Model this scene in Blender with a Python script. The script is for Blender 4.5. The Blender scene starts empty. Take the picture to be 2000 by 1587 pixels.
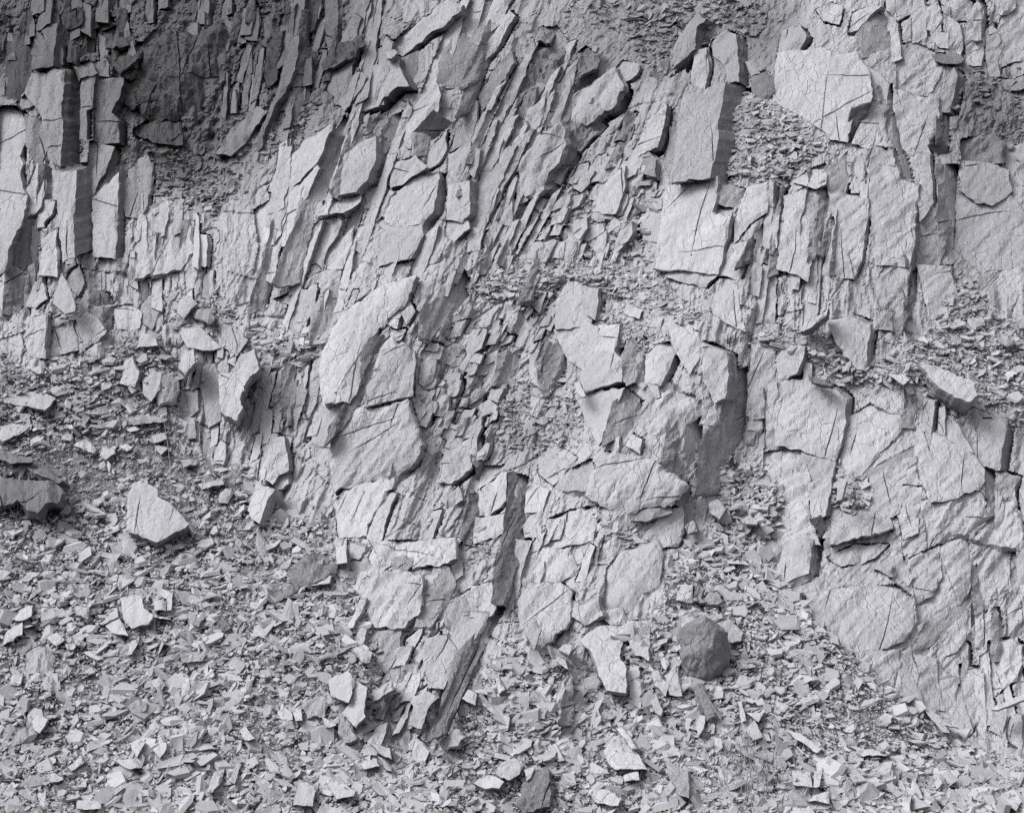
import bpy, math, random
import numpy as np
from mathutils import Vector, Matrix
from mathutils.geometry import delaunay_2d_cdt

# ------------------------------------------------------------------ camera, sky, sun, exposure
scene = bpy.context.scene
COL = scene.collection
rng = np.random.default_rng(7)
R2 = random.Random(11)

CEN = np.array([0.0, 0.0, 4.0])
PITCH = math.radians(6)
FWD = np.array([0, math.cos(PITCH), math.sin(PITCH)])
UPV = np.array([0, -math.sin(PITCH), math.cos(PITCH)])
RGT = np.array([1.0, 0, 0])
DIST = 16.0
CAM = CEN - DIST * FWD
HALF = math.atan(5.0 / DIST)
F = 1000 / math.tan(HALF)
cam = bpy.data.cameras.new('camera')
cam.sensor_width = 36
cam.lens = 18 / math.tan(HALF)
cam.clip_end = 500
camo = bpy.data.objects.new('camera', cam)
camo.location = CAM
camo.rotation_euler = (math.pi / 2 + PITCH, 0, 0)
COL.objects.link(camo)
scene.camera = camo

SUN_EL, SUN_AZ = 47, -62            # degrees; azimuth from the camera side towards the left
_e, _a = math.radians(SUN_EL), math.radians(SUN_AZ)
TOSUN = Vector((math.sin(_a) * math.cos(_e), -math.cos(_a) * math.cos(_e), math.sin(_e)))
world = bpy.data.worlds.new('World')
scene.world = world
world.use_nodes = True
wn, wl = world.node_tree.nodes, world.node_tree.links
sky = wn.new('ShaderNodeTexSky')
sky.sky_type = 'NISHITA'
sky.sun_disc = False
sky.sun_elevation = _e
sky.sun_rotation = math.atan2(TOSUN.x, TOSUN.y)
sky.air_density = 2.0
sky.dust_density = 5.0
grey = wn.new('ShaderNodeRGBToBW')
wl.new(sky.outputs[0], grey.inputs[0])
wl.new(grey.outputs[0], wn['Background'].inputs[0])
wn['Background'].inputs[1].default_value = 0.125
sun = bpy.data.lights.new('sun', 'SUN')
sun.energy = 1.5
sun.angle = math.radians(28)
sun.color = (1, 0.99, 0.975)
suno = bpy.data.objects.new('sun', sun)
suno.rotation_euler = TOSUN.to_track_quat('Z', 'Y').to_euler()
COL.objects.link(suno)
scene.view_settings.view_transform = 'Standard'
scene.view_settings.look = 'None'
scene.view_settings.exposure = 0.48
scene.view_settings.gamma = 1.0
scene.cycles.max_bounces = 4
scene.cycles.diffuse_bounces = 3
scene.cycles.glossy_bounces = 1
scene.cycles.use_denoising = False      # the grain of the film

# ------------------------------------------------------------------ noise
def hsh(i, j, k=0):
    i = np.asarray(i).astype(np.int64); j = np.asarray(j).astype(np.int64)
    h = (i * 374761393 + j * 668265263 + k * 2147483647 + 1013904223) & 0xFFFFFFFF
    h = ((h ^ (h >> 13)) * 1274126177) & 0xFFFFFFFF
    h = ((h ^ (h >> 16)) * 2246822519) & 0xFFFFFFFF
    h = h ^ (h >> 15)
    return (h & 0xFFFFFF) / float(0xFFFFFF)

def vnoise(x, y, k=0):
    xi, yi = np.floor(x), np.floor(y)
    fx, fy = x - xi, y - yi
    fx = fx * fx * (3 - 2 * fx); fy = fy * fy * (3 - 2 * fy)
    a = hsh(xi, yi, k); b = hsh(xi + 1, yi, k); c = hsh(xi, yi + 1, k); d = hsh(xi + 1, yi + 1, k)
    return (a + (b - a) * fx) * (1 - fy) + (c + (d - c) * fx) * fy - 0.5

def fbm(x, y, k=0, o=4, g=0.5):
    s, a = 0, 1.0
    for n in range(o):
        s = s + a * vnoise(x, y, k + n * 17)
        x, y, a = x * 2.03 + 3.7, y * 2.03 + 1.3, a * g
    return s

def wedges(A, V, sx, sy, amp, seed, steep=3.2):
    """upper envelope of many leaning rock wedges: a broad face to the left, a narrow one to the right"""
    A = A + 0.10 * sy * vnoise(A / sy * 1.3, V / sy * 1.3, seed + 91)
    i0, j0 = np.floor(A / sx), np.floor(V / sy)
    out = np.full(A.shape, -9.0)
    for di in (-2, -1, 0, 1, 2):
        i = i0 + di
        off = hsh(i, i * 0 + 5, seed + 9)
        for dj in (-2, -1, 0, 1):
            j = j0 + dj
            r1, r2, r3, r4, r5, r6 = [hsh(i, j, seed + q) for q in range(6)]
            a = (A - (i + 0.2 + 0.6 * r1) * sx) / sx
            v = (V - (j + off + 0.3 + 0.5 * r2) * sy) / sy
            a = a + (r6 - 0.5) * 0.5 * v * (sy / sx) * 0.25
            h = np.minimum((0.45 + 0.6 * r3) * (a - 0.3), -(steep * (0.5 + r4)) * (a - 0.3))
            h = h - 5 * np.maximum(v - 0.42 - 0.15 * a, 0) - 2.4 * np.maximum(-v - 0.42 + 0.25 * a * (r5 - .3), 0)
            h = h + (r5 - 0.5) * 1.0 + (r1 - 0.5) * 0.5 * v
            out = np.maximum(out, h)
    return out * amp

# ------------------------------------------------------------------ the lie of the land
SL = math.radians(58)
NP = np.array([0, -math.sin(SL), math.cos(SL)])
CTRL = np.array([
 (100,400,.1),(250,600,0),(350,270,-.5),(150,80,-.1),(550,150,-.25),(800,100,-.1),(900,300,0),(700,430,.05),
 (1200,400,-.3),(1150,80,-.15),(1370,350,.3),(1600,150,.15),(1500,270,.05),(1950,230,-.45),(1950,500,-.3),
 (1600,470,.3),(1850,580,.1),(1800,330,.25),(1600,660,.25),(1950,680,-.1),(750,680,.25),(900,780,0),
 (1030,800,-.2),(1250,800,.35),(1400,780,.3),(1450,950,-.1),(1550,850,.1),(1750,900,.1),(1950,900,0),
 (1800,1150,-.3),(1950,1350,-.5),(800,1150,.2),(960,1250,.25),(1150,1100,.1),(600,800,0),(500,900,-.1),
 (300,900,-.1),(300,1300,0),(800,1550,0),(1300,1400,0),(1600,1300,.12),(1700,1480,.05),(50,650,0),(50,900,0),
 (50,200,.05),(1450,60,-.15),(1750,30,0),(450,500,0),(1100,560,.1),(0,1500,0),(2000,1560,0)], float)

def low(px, py):
    w = 0; s = 0
    for x, y, l in CTRL:
        g = np.exp(-((px - x) ** 2 + (py - y) ** 2) / (2 * 95.0 ** 2)) + 1e-9
        w = w + g; s = s + g * l
    for x, y, rx, ry, k in ((700, 690, 105, 190, .20), (730, 850, 110, 110, .14), (1240, 920, 130, 130, .28), (1380, 760, 60, 170, .16),
                            (780, 1120, 90, 110, .18), (1660, 1190, 130, 90, .12), (1790, 1110, 70, 130, .12), (1640, 150, 130, 130, .12),
                            (1780, 860, 90, 90, .10), (1860, 950, 80, 120, .12), (880, 130, 120, 110, .12), (370, 140, 110, 80, .16)):
        s = s + w * k * np.exp(-(((px - x) / rx) ** 2 + ((py - y) / ry) ** 2) ** 1.4)
    q = np.clip((py - 850) / 737, 0, 2)
    return s / w + 1.35 * q ** 1.35

def rays(px, py):
    px = np.asarray(px, float); py = np.asarray(py, float)
    return FWD + ((px - 1000) / F)[..., None] * RGT + ((793.5 - py) / F)[..., None] * UPV

def tplane(d):
    return (NP @ (CEN - CAM)) / (d @ NP)

def land(px, py, lift=0.0):
    """the point of the (smooth) hillside seen at a photo position, moved out of the hill by lift metres"""
    d = rays(px, py)
    t = tplane(d) - low(px, py) - lift
    return CAM + t[..., None] * d

def land_normal(px, py, r=70):
    a = land(np.array([px - r, px + r, px, px]), np.array([py, py, py - r, py + r]))
    n = np.cross(a[1] - a[0], a[2] - a[3])
    n = n / np.linalg.norm(n)
    return n if n @ FWD < 0 else -n

def lean(a):
    return np.interp(a, [0, 300, 700, 900, 1150, 1350, 1600, 1850, 2000], [0, .02, .42, .5, .36, .2, .05, -.08, -.08])

def flow(px, py):
    a = np.array(px, float)
    for _ in range(8):
        a = 0.5 * a + 0.5 * (px + (py - 793) * lean(a))
    return a / 200.0, np.asarray(py, float) / 200.0

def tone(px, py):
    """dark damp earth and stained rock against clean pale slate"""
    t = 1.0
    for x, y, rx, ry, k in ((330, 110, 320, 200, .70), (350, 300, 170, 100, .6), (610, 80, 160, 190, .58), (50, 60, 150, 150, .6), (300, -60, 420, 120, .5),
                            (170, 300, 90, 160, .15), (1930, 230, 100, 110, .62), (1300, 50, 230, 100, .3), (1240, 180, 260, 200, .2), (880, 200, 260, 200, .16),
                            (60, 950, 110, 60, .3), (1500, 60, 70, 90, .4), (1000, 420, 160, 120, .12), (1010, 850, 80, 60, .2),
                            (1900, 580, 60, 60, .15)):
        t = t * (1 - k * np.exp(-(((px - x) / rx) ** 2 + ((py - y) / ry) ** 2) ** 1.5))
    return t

# ------------------------------------------------------------------ materials
def nd(nt, kind, **kw):
    n = nt.nodes.new(kind)
    for k, v in kw.items():
        if k.startswith('i_'):
            key = k[2:]
            n.inputs[int(key) if key.isdigit() else key].default_value = v
        else:
            setattr(n, k, v)
    return n

def rock_mat(name, alb, spread=0.25, streak=False, bump=1.0, island=0.0, fine=1.0):
    m = bpy.data.materials.new(name)
    m.use_nodes = True
    nt = m.node_tree; L = nt.links
    b = nt.nodes['Principled BSDF']
    b.inputs['Roughness'].default_value = 0.88
    b.inputs['Specular IOR Level'].default_value = 0.25
    geo = nd(nt, 'ShaderNodeNewGeometry')
    pos = geo.outputs['Position']
    n1 = nd(nt, 'ShaderNodeTexNoise', i_Scale=2.2, i_Detail=4, i_Roughness=0.65)
    n2 = nd(nt, 'ShaderNodeTexNoise', i_Scale=30 * fine, i_Detail=3, i_Roughness=0.75)
    mp = nd(nt, 'ShaderNodeMapping')
    mp.inputs['Rotation'].default_value = (0, math.radians(14), 0)
    mp.inputs['Scale'].default_value = (26, 12, 2.2) if streak else (9, 7, 3)
    n3 = nd(nt, 'ShaderNodeTexNoise', i_Scale=1.6, i_Detail=4, i_Roughness=0.7)
    L.new(pos, n1.inputs[0]); L.new(pos, n2.inputs[0]); L.new(pos, mp.inputs[0]); L.new(mp.outputs[0], n3.inputs[0])
    def mm(op, a, bb):
        x = nd(nt, 'ShaderNodeMath', operation=op)
        for q, s in enumerate((a, bb)):
            if isinstance(s, (int, float)): x.inputs[q].default_value = s
            else: L.new(s, x.inputs[q])
        return x.outputs[0]
    v = mm('MULTIPLY', mm('SUBTRACT', n1.outputs[0], 0.5), 2.2 * spread)
    v = mm('ADD', v, mm('MULTIPLY', mm('SUBTRACT', n2.outputs[0], 0.5), .8 * spread))
    v = mm('ADD', v, mm('MULTIPLY', mm('SUBTRACT', n3.outputs[0], 0.5), (2.2 if streak else 1.3) * spread))
    if island:
        v = mm('ADD', v, mm('MULTIPLY', mm('SUBTRACT', geo.outputs['Random Per Island'], 0.6), island))
    v = mm('ADD', v, 1.0)
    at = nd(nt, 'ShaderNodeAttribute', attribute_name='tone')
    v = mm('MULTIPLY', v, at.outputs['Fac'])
    v = mm('MULTIPLY', v, alb)
    cc = nd(nt, 'ShaderNodeCombineColor')
    L.new(mm('MULTIPLY', v, 0.99), cc.inputs[0]); L.new(mm('MULTIPLY', v, 0.975), cc.inputs[1]); L.new(mm('MULTIPLY', v, 1.055), cc.inputs[2])
    L.new(cc.outputs[0], b.inputs['Base Color'])
    vo = nd(nt, 'ShaderNodeTexVoronoi', feature='DISTANCE_TO_EDGE', i_Scale=1.0)
    mp2 = nd(nt, 'ShaderNodeMapping')
    mp2.inputs['Rotation'].default_value = (0, math.radians(16), 0)
    mp2.inputs['Scale'].default_value = (7, 5, 2.6)
    wob = nd(nt, 'ShaderNodeVectorMath', operation='MULTIPLY_ADD')
    L.new(n1.outputs['Color'], wob.inputs[0]); wob.inputs[1].default_value = (.16, .16, .16)
    L.new(pos, wob.inputs[2]); L.new(wob.outputs[0], mp2.inputs[0]); L.new(mp2.outputs[0], vo.inputs[0])
    crack = mm('MINIMUM', mm('MULTIPLY', vo.outputs['Distance'], 22), 1.0)
    # only some of the cell borders are open cracks
    gate = mm('GREATER_THAN', n1.outputs[0], 0.52)
    crack = mm('MAXIMUM', crack, mm('SUBTRACT', 1.0, gate))
    hgt = mm('ADD', mm('MULTIPLY', n2.outputs[0], 0.0032), mm('MULTIPLY', n3.outputs[0], 0.03 if streak else 0.022))
    if not island: hgt = mm('ADD', hgt, mm('MULTIPLY', crack, 0.010))
    vs = nd(nt, 'ShaderNodeTexVoronoi', feature='F1', i_Scale=1.0)
    mp3 = nd(nt, 'ShaderNodeMapping')
    mp3.inputs['Rotation'].default_value = (0, math.radians(26), 0)
    mp3.inputs['Scale'].default_value = (24, 18, 7)
    L.new(wob.outputs[0], mp3.inputs[0]); L.new(mp3.outputs[0], vs.inputs[0])
    sel = mm('MAXIMUM', mm('MULTIPLY', mm('SUBTRACT', n3.outputs[0], 0.5), 4.0), 0.0)
    if not island: hgt = mm('SUBTRACT', hgt, mm('MULTIPLY', mm('MULTIPLY', vs.outputs['Distance'], sel), 0.03))
    bp = nd(nt, 'ShaderNodeBump', i_Strength=0.75 * bump, i_Distance=1.0)
    L.new(hgt, bp.inputs['Height'])
    L.new(bp.outputs[0], b.inputs['Normal'])
    return m

M = {
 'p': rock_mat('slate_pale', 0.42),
 'm': rock_mat('slate_mid', 0.33, streak=True),  # grey slate
 'e': rock_mat('slate_bedding_edge', 0.29, 0.35, streak=True, bump=1.1),  # darker than the fronts: joint stain plus shade put into the colour
 'd': rock_mat('slate_stain_and_shade', 0.19, 0.4, streak=True),  # dark stone and stain; on R and D slabs the darkness is painted shade
 's': rock_mat('earthy_rock', 0.26, 0.45, bump=1.5),
 'b': rock_mat('boulder_sandstone', 0.20, 0.35, bump=1.0, fine=1.6),
 'base': rock_mat('slate_face', 0.38, 0.3, bump=1.2),
 'flake': rock_mat('slate_scree', 0.385, 0.22, bump=0.6, island=0.4),
 'fines2': rock_mat('slate_crumbs', 0.36, 0.4, bump=1.6, fine=1.3),
 'fines': rock_mat('slate_fines', 0.22, 0.45, bump=1.6, fine=1.5),
}
def plain(name, c, rough=0.9):
    m = bpy.data.materials.new(name); m.use_nodes = True
    nt = m.node_tree
    n = nd(nt, 'ShaderNodeTexNoise', i_Scale=40, i_Detail=4)
    g = nd(nt, 'ShaderNodeNewGeometry'); nt.links.new(g.outputs['Position'], n.inputs[0])
    r = nd(nt, 'ShaderNodeValToRGB')
    r.color_ramp.elements[0].color = (c * .6, c * .59, c * .63, 1); r.color_ramp.elements[1].color = (c * 1.35, c * 1.33, c * 1.42, 1)
    r.color_ramp.elements[0].position = .3; r.color_ramp.elements[1].position = .7
    nt.links.new(n.outputs[0], r.inputs[0]); nt.links.new(r.outputs[0], nt.nodes['Principled BSDF'].inputs['Base Color'])
    nt.nodes['Principled BSDF'].inputs['Roughness'].default_value = rough
    return m
M['straw'] = plain('dry_grass', 0.30)
M['leaf'] = plain('green_grass', 0.11)
M['wood'] = plain('weathered_wood', 0.16)

# ------------------------------------------------------------------ mesh helpers
def mesh(name, V, T, mats, midx=None, tones=None, smooth=False):
    V = np.asarray(V, np.float32); T = np.asarray(T, np.int32)
    me = bpy.data.meshes.new(name)
    me.vertices.add(len(V)); me.vertices.foreach_set('co', V.ravel())
    me.loops.add(T.size); me.loops.foreach_set('vertex_index', T.ravel())
    me.polygons.add(len(T))
    me.polygons.foreach_set('loop_start', np.arange(0, T.size, 3, dtype=np.int32))
    me.polygons.foreach_set('loop_total', np.full(len(T), 3, np.int32))
    for m in mats: me.materials.append(m)
    if midx is not None: me.polygons.foreach_set('material_index', np.asarray(midx, np.int32))
    a = me.attributes.new('tone', 'FLOAT', 'POINT')
    a.data.foreach_set('value', np.asarray(np.broadcast_to(1.0 if tones is None else tones, (len(V),)), np.float32).copy())
    me.polygons.foreach_set('use_smooth', np.full(len(T), smooth, bool))
    me.update(calc_edges=True)
    return me

def obj(name, me, parent=None, loc=(0, 0, 0), **props):
    o = bpy.data.objects.new(name, me)
    COL.objects.link(o)
    o.location = loc
    if parent is not None: o.parent = parent
    for k, v in props.items(): o[k] = v
    return o

def inside(px, py, poly):
    px = np.asarray(px); py = np.asarray(py)
    r = np.zeros(px.shape, bool)
    n = len(poly)
    for i in range(n):
        x1, y1 = poly[i]; x2, y2 = poly[(i + 1) % n]
        if y1 == y2: continue
        c = ((y1 > py) != (y2 > py)) & (px < (x2 - x1) * (py - y1) / (y2 - y1) + x1)
        r ^= c
    return r

def polydist(px, py, poly):
    """signed distance in photo pixels, positive inside"""
    d = np.full(px.shape, 1e9)
    n = len(poly)
    for i in range(n):
        x1, y1 = poly[i]; x2, y2 = poly[(i + 1) % n]
        dx, dy = x2 - x1, y2 - y1
        t = np.clip(((px - x1) * dx + (py - y1) * dy) / (dx * dx + dy * dy + 1e-9), 0, 1)
        d = np.minimum(d, np.hypot(px - x1 - t * dx, py - y1 - t * dy))
    return np.where(inside(px, py, poly), d, -d)

def P(s): return [tuple(float(q) for q in p.split(',')) for p in s.split()]

# ------------------------------------------------------------------ scree outlines (where rubble covers the rock)
SCREE = [  # outline, count, smallest, largest flake in photo px, thickness of the rubble in metres
 (P('-260,700 0,690 60,700 180,695 240,655 320,655 345,720 350,800 370,870 430,905 480,900 530,960 560,1010 640,985 655,1060 700,1170 740,1240 735,1300 740,1420 800,1490 850,1470 900,1400 960,1270 1000,1240 1050,1250 1150,1290 1200,1215 1270,1190 1310,1090 1390,1010 1420,930 1450,990 1500,1075 1560,1180 1620,1235 1690,1300 1760,1355 1830,1400 1890,1445 2000,1480 2260,1540 2260,1850 -260,1850'), 92000, 5.5, 52, .07),
 (P('930,560 960,525 1060,525 1180,520 1290,540 1380,600 1400,650 1350,640 1290,620 1230,590 1170,560 1080,545 1060,590 1000,600'), 2600, 4, 16, .06),
 (P('1440,215 1480,195 1540,220 1600,265 1640,295 1590,320 1540,350 1480,370 1430,350 1420,330 1450,270'), 1500, 4, 17, .06),
 (P('1440,640 1500,640 1600,630 1640,680 1700,715 1760,660 1790,640 1860,540 1900,560 1960,620 2060,690 2200,760 2200,860 1990,830 1920,800 1860,760 1790,760 1740,760 1660,745 1600,720 1560,700 1480,680'), 5000, 4, 22, .07),
 (P('975,770 1010,745 1060,715 1105,740 1145,800 1145,870 1060,885 1000,885 970,860'), 1000, 4, 16, .03),
 (P('330,560 420,560 500,600 560,640 640,660 600,700 520,720 440,690 380,660 330,640'), 1600, 5, 24, .05),
 (P('1080,0 1500,-60 1470,50 1440,35 1390,50 1320,100 1290,150 1240,120 1200,60 1120,30'), 1000, 4, 18, .02),
 (P('1100,360 1160,330 1280,370 1280,470 1200,480 1120,450 1090,400'), 330, 7, 26, .0),
 (P('270,280 330,260 430,310 500,330 480,380 400,430 330,410 300,350'), 1100, 4, 16, .05),
 (P('1400,905 1470,900 1530,960 1500,1050 1440,1000 1395,1010'), 700, 5, 20, .06),
 (P('1630,930 1680,940 1705,985 1660,990 1625,975'), 160, 4, 16, .03),
 (P('1170,1000 1260,1040 1250,1060 1180,1050'), 220, 4, 20, .03),
 (P('920,1010 1000,1090 980,1110 910,1110 900,1060'), 260, 4, 14, .03),
 (P('1180,620 1290,650 1280,680 1230,660 1170,640'), 300, 4, 12, .03),
 (P('1875,150 2000,160 2000,280 1885,270'), 350, 4, 18, .0),
 (P('480,260 520,240 620,180 700,120 740,130 640,220 560,290 500,330'), 900, 4, 14, .03),
 (P('1270,500 1290,520 1180,525 980,530 1000,510 1150,510'), 380, 5, 20, .01),
 (P('20,640 130,600 170,615 120,640 20,665'), 300, 5, 22, .03),
]

def scree_lift(px, py, k):
    poly, n, a, b, h = SCREE[k]
    d = polydist(px, py, poly)
    return h * 1.4 * np.clip(d / 26.0, -1.6, 1.0) + 0.05 * fbm(px / 60, py / 60, 300 + k) * np.clip(d / 40, 0, 1)

# ---- the rock face (fine relief of leaning wedges)
def ruff(px, py):
    """how broken the rock is: 1 in the splintered strata, low on the massive smooth faces"""
    r = 1.0
    for x, y, rx, ry, k in ((1780, 1080, 330, 330, .8), (1330, 60, 260, 110, .75), (1160, 190, 120, 120, .5), (1480, 100, 120, 120, .5), (1620, 690, 160, 60, .5), (1750, 60, 200, 90, .5), (280, 60, 250, 130, .4), (1600, 850, 170, 150, .6), (1250, 900, 190, 190, .7), (1180, 660, 130, 110, .6), (690, 690, 110, 190, .75), (730, 860, 120, 110, .7),
                            (780, 1110, 110, 110, .5), (1650, 170, 200, 170, .75), (1930, 450, 120, 150, .8), (1380, 420, 110, 180, .5), (560, 500, 120, 100, .4), (790, 450, 90, 90, .4), (1800, 480, 120, 160, .4)):
        r = r * (1 - k * np.exp(-(((px - x) / rx) ** 2 + ((py - y) / ry) ** 2) ** 1.5))
    return r

def turned(px, py, a):
    return (px * math.sin(a) + py * math.cos(a)) / 200.0, (-px * math.cos(a) + py * math.sin(a)) / 200.0

BASE_UP = -0.01
def relief(px, py):
    A, V = flow(px, py)
    W = .13 * fbm(px / 80, py / 110, 70, 4, .6)
    z = wedges(A + W, V, .46, 1.4, .11, 100) + wedges(A + 7 - W, V + 3, .17, .62, .075, 200) + wedges(A + 3 + W, V + 9, .065, .18, .036, 300) + wedges(A + 1, V + 5, .03, .08, .012, 320)
    cr = np.abs(vnoise(A * 5 + W * 9, V * 1.2 + A, 71)); cr2 = np.abs(vnoise(A * 1.1 + V, V * 4 - A * 1.5, 72))
    z = z - .05 * np.clip(1 - cr / .02, 0, 1) - .05 * np.clip(1 - cr2 / .016, 0, 1)
    rf = ruff(px, py)
    A2, V2 = turned(px, py, math.radians(47))
    hk = wedges(A2, V2, .16, .40, .045, 340) + wedges(A2 + 2, V2, .055, .15, .022, 345)
    z = (z + .15) * rf * .9 + (hk + .03) * (1 - rf) * .8
    soil = np.clip(1 - tone(px, py) - .12, 0, 1)
    z = z * (1 - 0.25 * np.clip(soil * 1.8, 0, 1)) + soil * (0.27 * fbm(px / 60, py / 70, 40, 6, .66) + .10 * (.5 - np.abs(fbm(px / 26, py / 24, 44, 4, .6))))
    return z + 0.03 * fbm(px / 22, py / 22, 60, 4, .6) + BASE_UP

STEP = 2.65
MAIN = SCREE[0][0]
FACES = {}
def face_key(px, py):
    """which mass of rock: left columns, upper slabs, middle ribs, right buttress"""
    px = np.asarray(px); py = np.asarray(py)
    k = np.where(px + 0.45 * (py - 400) < 430, 0, np.where(px - 0.0 * py > 1290 + np.clip((py - 600) * .25, 0, 170), 3, np.where(py < 530, 1, 2)))
    return k
FNAMES = ['rock_face_left', 'rock_face_upper', 'rock_face_middle', 'rock_face_right']

def build_face():
    gx = np.concatenate([np.arange(-480, -60, 7), np.arange(-60, 2060, STEP), np.arange(2062, 2480, 7)])
    gy = np.concatenate([np.arange(-420, -60, 7), np.arange(-60, 1500, STEP)])
    X, Y = np.meshgrid(gx, gy)
    X = X + (hsh(X * 10, Y * 10, 3) - .5) * STEP * .5; Y = Y + (hsh(X * 10, Y * 10, 4) - .5) * STEP * .5
    dep = polydist(X[::6, ::6], Y[::6, ::6], MAIN)
    dep = np.repeat(np.repeat(dep, 6, 0), 6, 1)[:X.shape[0], :X.shape[1]]
    keepv = dep < 45
    used = keepv.ravel()
    h = np.zeros(X.shape).ravel()
    xf, yf = X.ravel(), Y.ravel()
    h[used] = relief(xf[used], yf[used])
    d = rays(xf, yf)
    t = tplane(d) - low(xf, yf) - h
    t = apply_caps(X, Y, t.reshape(X.shape), gx, gy).ravel()
    co = CAM + t[:, None] * d
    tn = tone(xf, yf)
    ny, nx = X.shape
    idx = np.arange(nx * ny).reshape(ny, nx)
    a, b, c, d = idx[:-1, :-1].ravel(), idx[:-1, 1:].ravel(), idx[1:, 1:].ravel(), idx[1:, :-1].ravel()
    ok = used[a] & used[b] & used[c] & used[d]
    a, b, c, d = a[ok], b[ok], c[ok], d[ok]
    key = face_key(xf[a], yf[a])
    for k in range(4):
        s = key == k
        T = np.concatenate([np.stack([a[s], d[s], b[s]], 1), np.stack([b[s], d[s], c[s]], 1)])
        u, inv = np.unique(T, return_inverse=True)
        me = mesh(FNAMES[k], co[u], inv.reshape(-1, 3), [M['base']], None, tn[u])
        FACES[k] = obj(FNAMES[k], me, kind='structure')

# ------------------------------------------------------------------ rubble sheets and loose flakes
def build_sheets():
    for k, (poly, n, a, b, h) in enumerate(SCREE):
        pp = np.array(poly)
        st = 6.0 if k == 0 else 4.0
        gx = np.arange(pp[:, 0].min() - 30, pp[:, 0].max() + 30, st); gy = np.arange(pp[:, 1].min() - 30, pp[:, 1].max() + 30, st)
        X, Y = np.meshgrid(gx, gy); xf, yf = X.ravel(), Y.ravel()
        l = scree_lift(xf, yf, k)
        use = l > -h * 1.2
        lift = l + .035 * fbm(xf / 9, yf / 9, 77, 3, .6) - (0 if k == 0 else .02 - .10 * fbm(xf / 45, yf / 30, 78, 2))
        co = land(xf, yf, lift)
        ny, nx = X.shape
        idx = np.arange(nx * ny).reshape(ny, nx)
        A, B, C, D = idx[:-1, :-1].ravel(), idx[:-1, 1:].ravel(), idx[1:, 1:].ravel(), idx[1:, :-1].ravel()
        ok = use[A] & use[B] & use[C] & use[D]
        A, B, C, D = A[ok], B[ok], C[ok], D[ok]
        T = np.concatenate([np.stack([A, D, B], 1), np.stack([B, D, C], 1)])
        u, inv = np.unique(T, return_inverse=True)
        me = mesh('scree_slope', co[u], inv.reshape(-1, 3), [M['fines' if k == 0 else 'base']], None, tone(xf[u], yf[u]))
        obj('scree_slope', me, kind='structure')
build_sheets()

def build_surround():
    """the hillside goes on beyond what the picture shows"""
    gx = np.arange(-1400, 3400, 18.0); gy = np.arange(-1300, 2500, 18.0)
    X, Y = np.meshgrid(gx, gy); xf, yf = X.ravel(), Y.ravel()
    box = [(-430, -370), (2430, -370), (2430, 1820), (-430, 1820)]
    d = polydist(xf, yf, box)
    A, V = flow(np.clip(xf, -200, 2200), yf)
    cx, cy = np.clip(xf, -150, 2150), np.clip(yf, -150, 1900)
    h = np.where(yf > 1500, 0, wedges(A + xf / 200, V, .46, 1.4, .12, 100)) + .12 * fbm(xf / 60, yf / 60, 900, 4) - .5 * np.clip(d / 30 + 1, 0, 1.4)
    dd = rays(xf, yf)
    t = tplane(dd) - low(cx, cy) - h
    co = CAM + t[:, None] * dd
    ny, nx = X.shape
    idx = np.arange(nx * ny).reshape(ny, nx)
    a, b, c, e = idx[:-1, :-1].ravel(), idx[:-1, 1:].ravel(), idx[1:, 1:].ravel(), idx[1:, :-1].ravel()
    T = np.concatenate([np.stack([a, e, b], 1), np.stack([b, e, c], 1)])
    obj('hillside', mesh('hillside', co, T, [M['base']], None, 1.0), kind='structure')
build_surround()

def flake_template(r, flat=None):
    n = r.choice([4, 4, 5, 5, 6])
    asp = r.uniform(.22, .85)
    th = flat if flat else r.uniform(.04, .18)
    ang = sorted((i + r.uniform(-.36, .36)) / n * 2 * math.pi for i in range(n))
    rad = [r.uniform(.75, 1.15) for _ in range(n)]
    top = [(.5 * q * math.cos(a), .5 * q * asp * math.sin(a), th / 2 + r.uniform(-.04, .04)) for q, a in zip(rad, ang)]
    sx, sy, sc = r.uniform(-.12, .12), r.uniform(-.12, .12), r.uniform(.85, 1.1)
    bot = [(x * sc + sx, y * sc + sy, -th / 2) for x, y, z in top]
    T = [(0, i, i + 1) for i in range(1, n - 1)] + ([(n, n + i + 1, n + i) for i in range(1, n - 1)] if flat else [])
    for i in range(n):
        j = (i + 1) % n
        T += [(i, n + i, j), (j, n + i, n + j)]
    return np.array(top + bot), np.array(T)
TPL = [flake_template(R2) for _ in range(40)]

def flake_axes(nrm, yaw):
    """rotation matrices with z along nrm (N,3) and a random turn about it"""
    z = nrm / np.linalg.norm(nrm, axis=1, keepdims=True)
    x = np.cross(np.array([0.31, 0.9, 0.2]), z); x /= np.linalg.norm(x, axis=1, keepdims=True)
    y = np.cross(z, x)
    c, s = np.cos(yaw)[:, None], np.sin(yaw)[:, None]
    return np.stack([c * x + s * y, -s * x + c * y, z], 2)

def sample_poly(poly, n):
    pp = np.array(poly); lo, hi = pp.min(0), pp.max(0)
    out = []
    tot = 0
    while tot < n:
        q = lo + (hi - lo) * rng.random((max(n, 200), 2))
        q = q[inside(q[:, 0], q[:, 1], poly)]
        out.append(q); tot += len(q)
    return np.concatenate(out)[:n]

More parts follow.
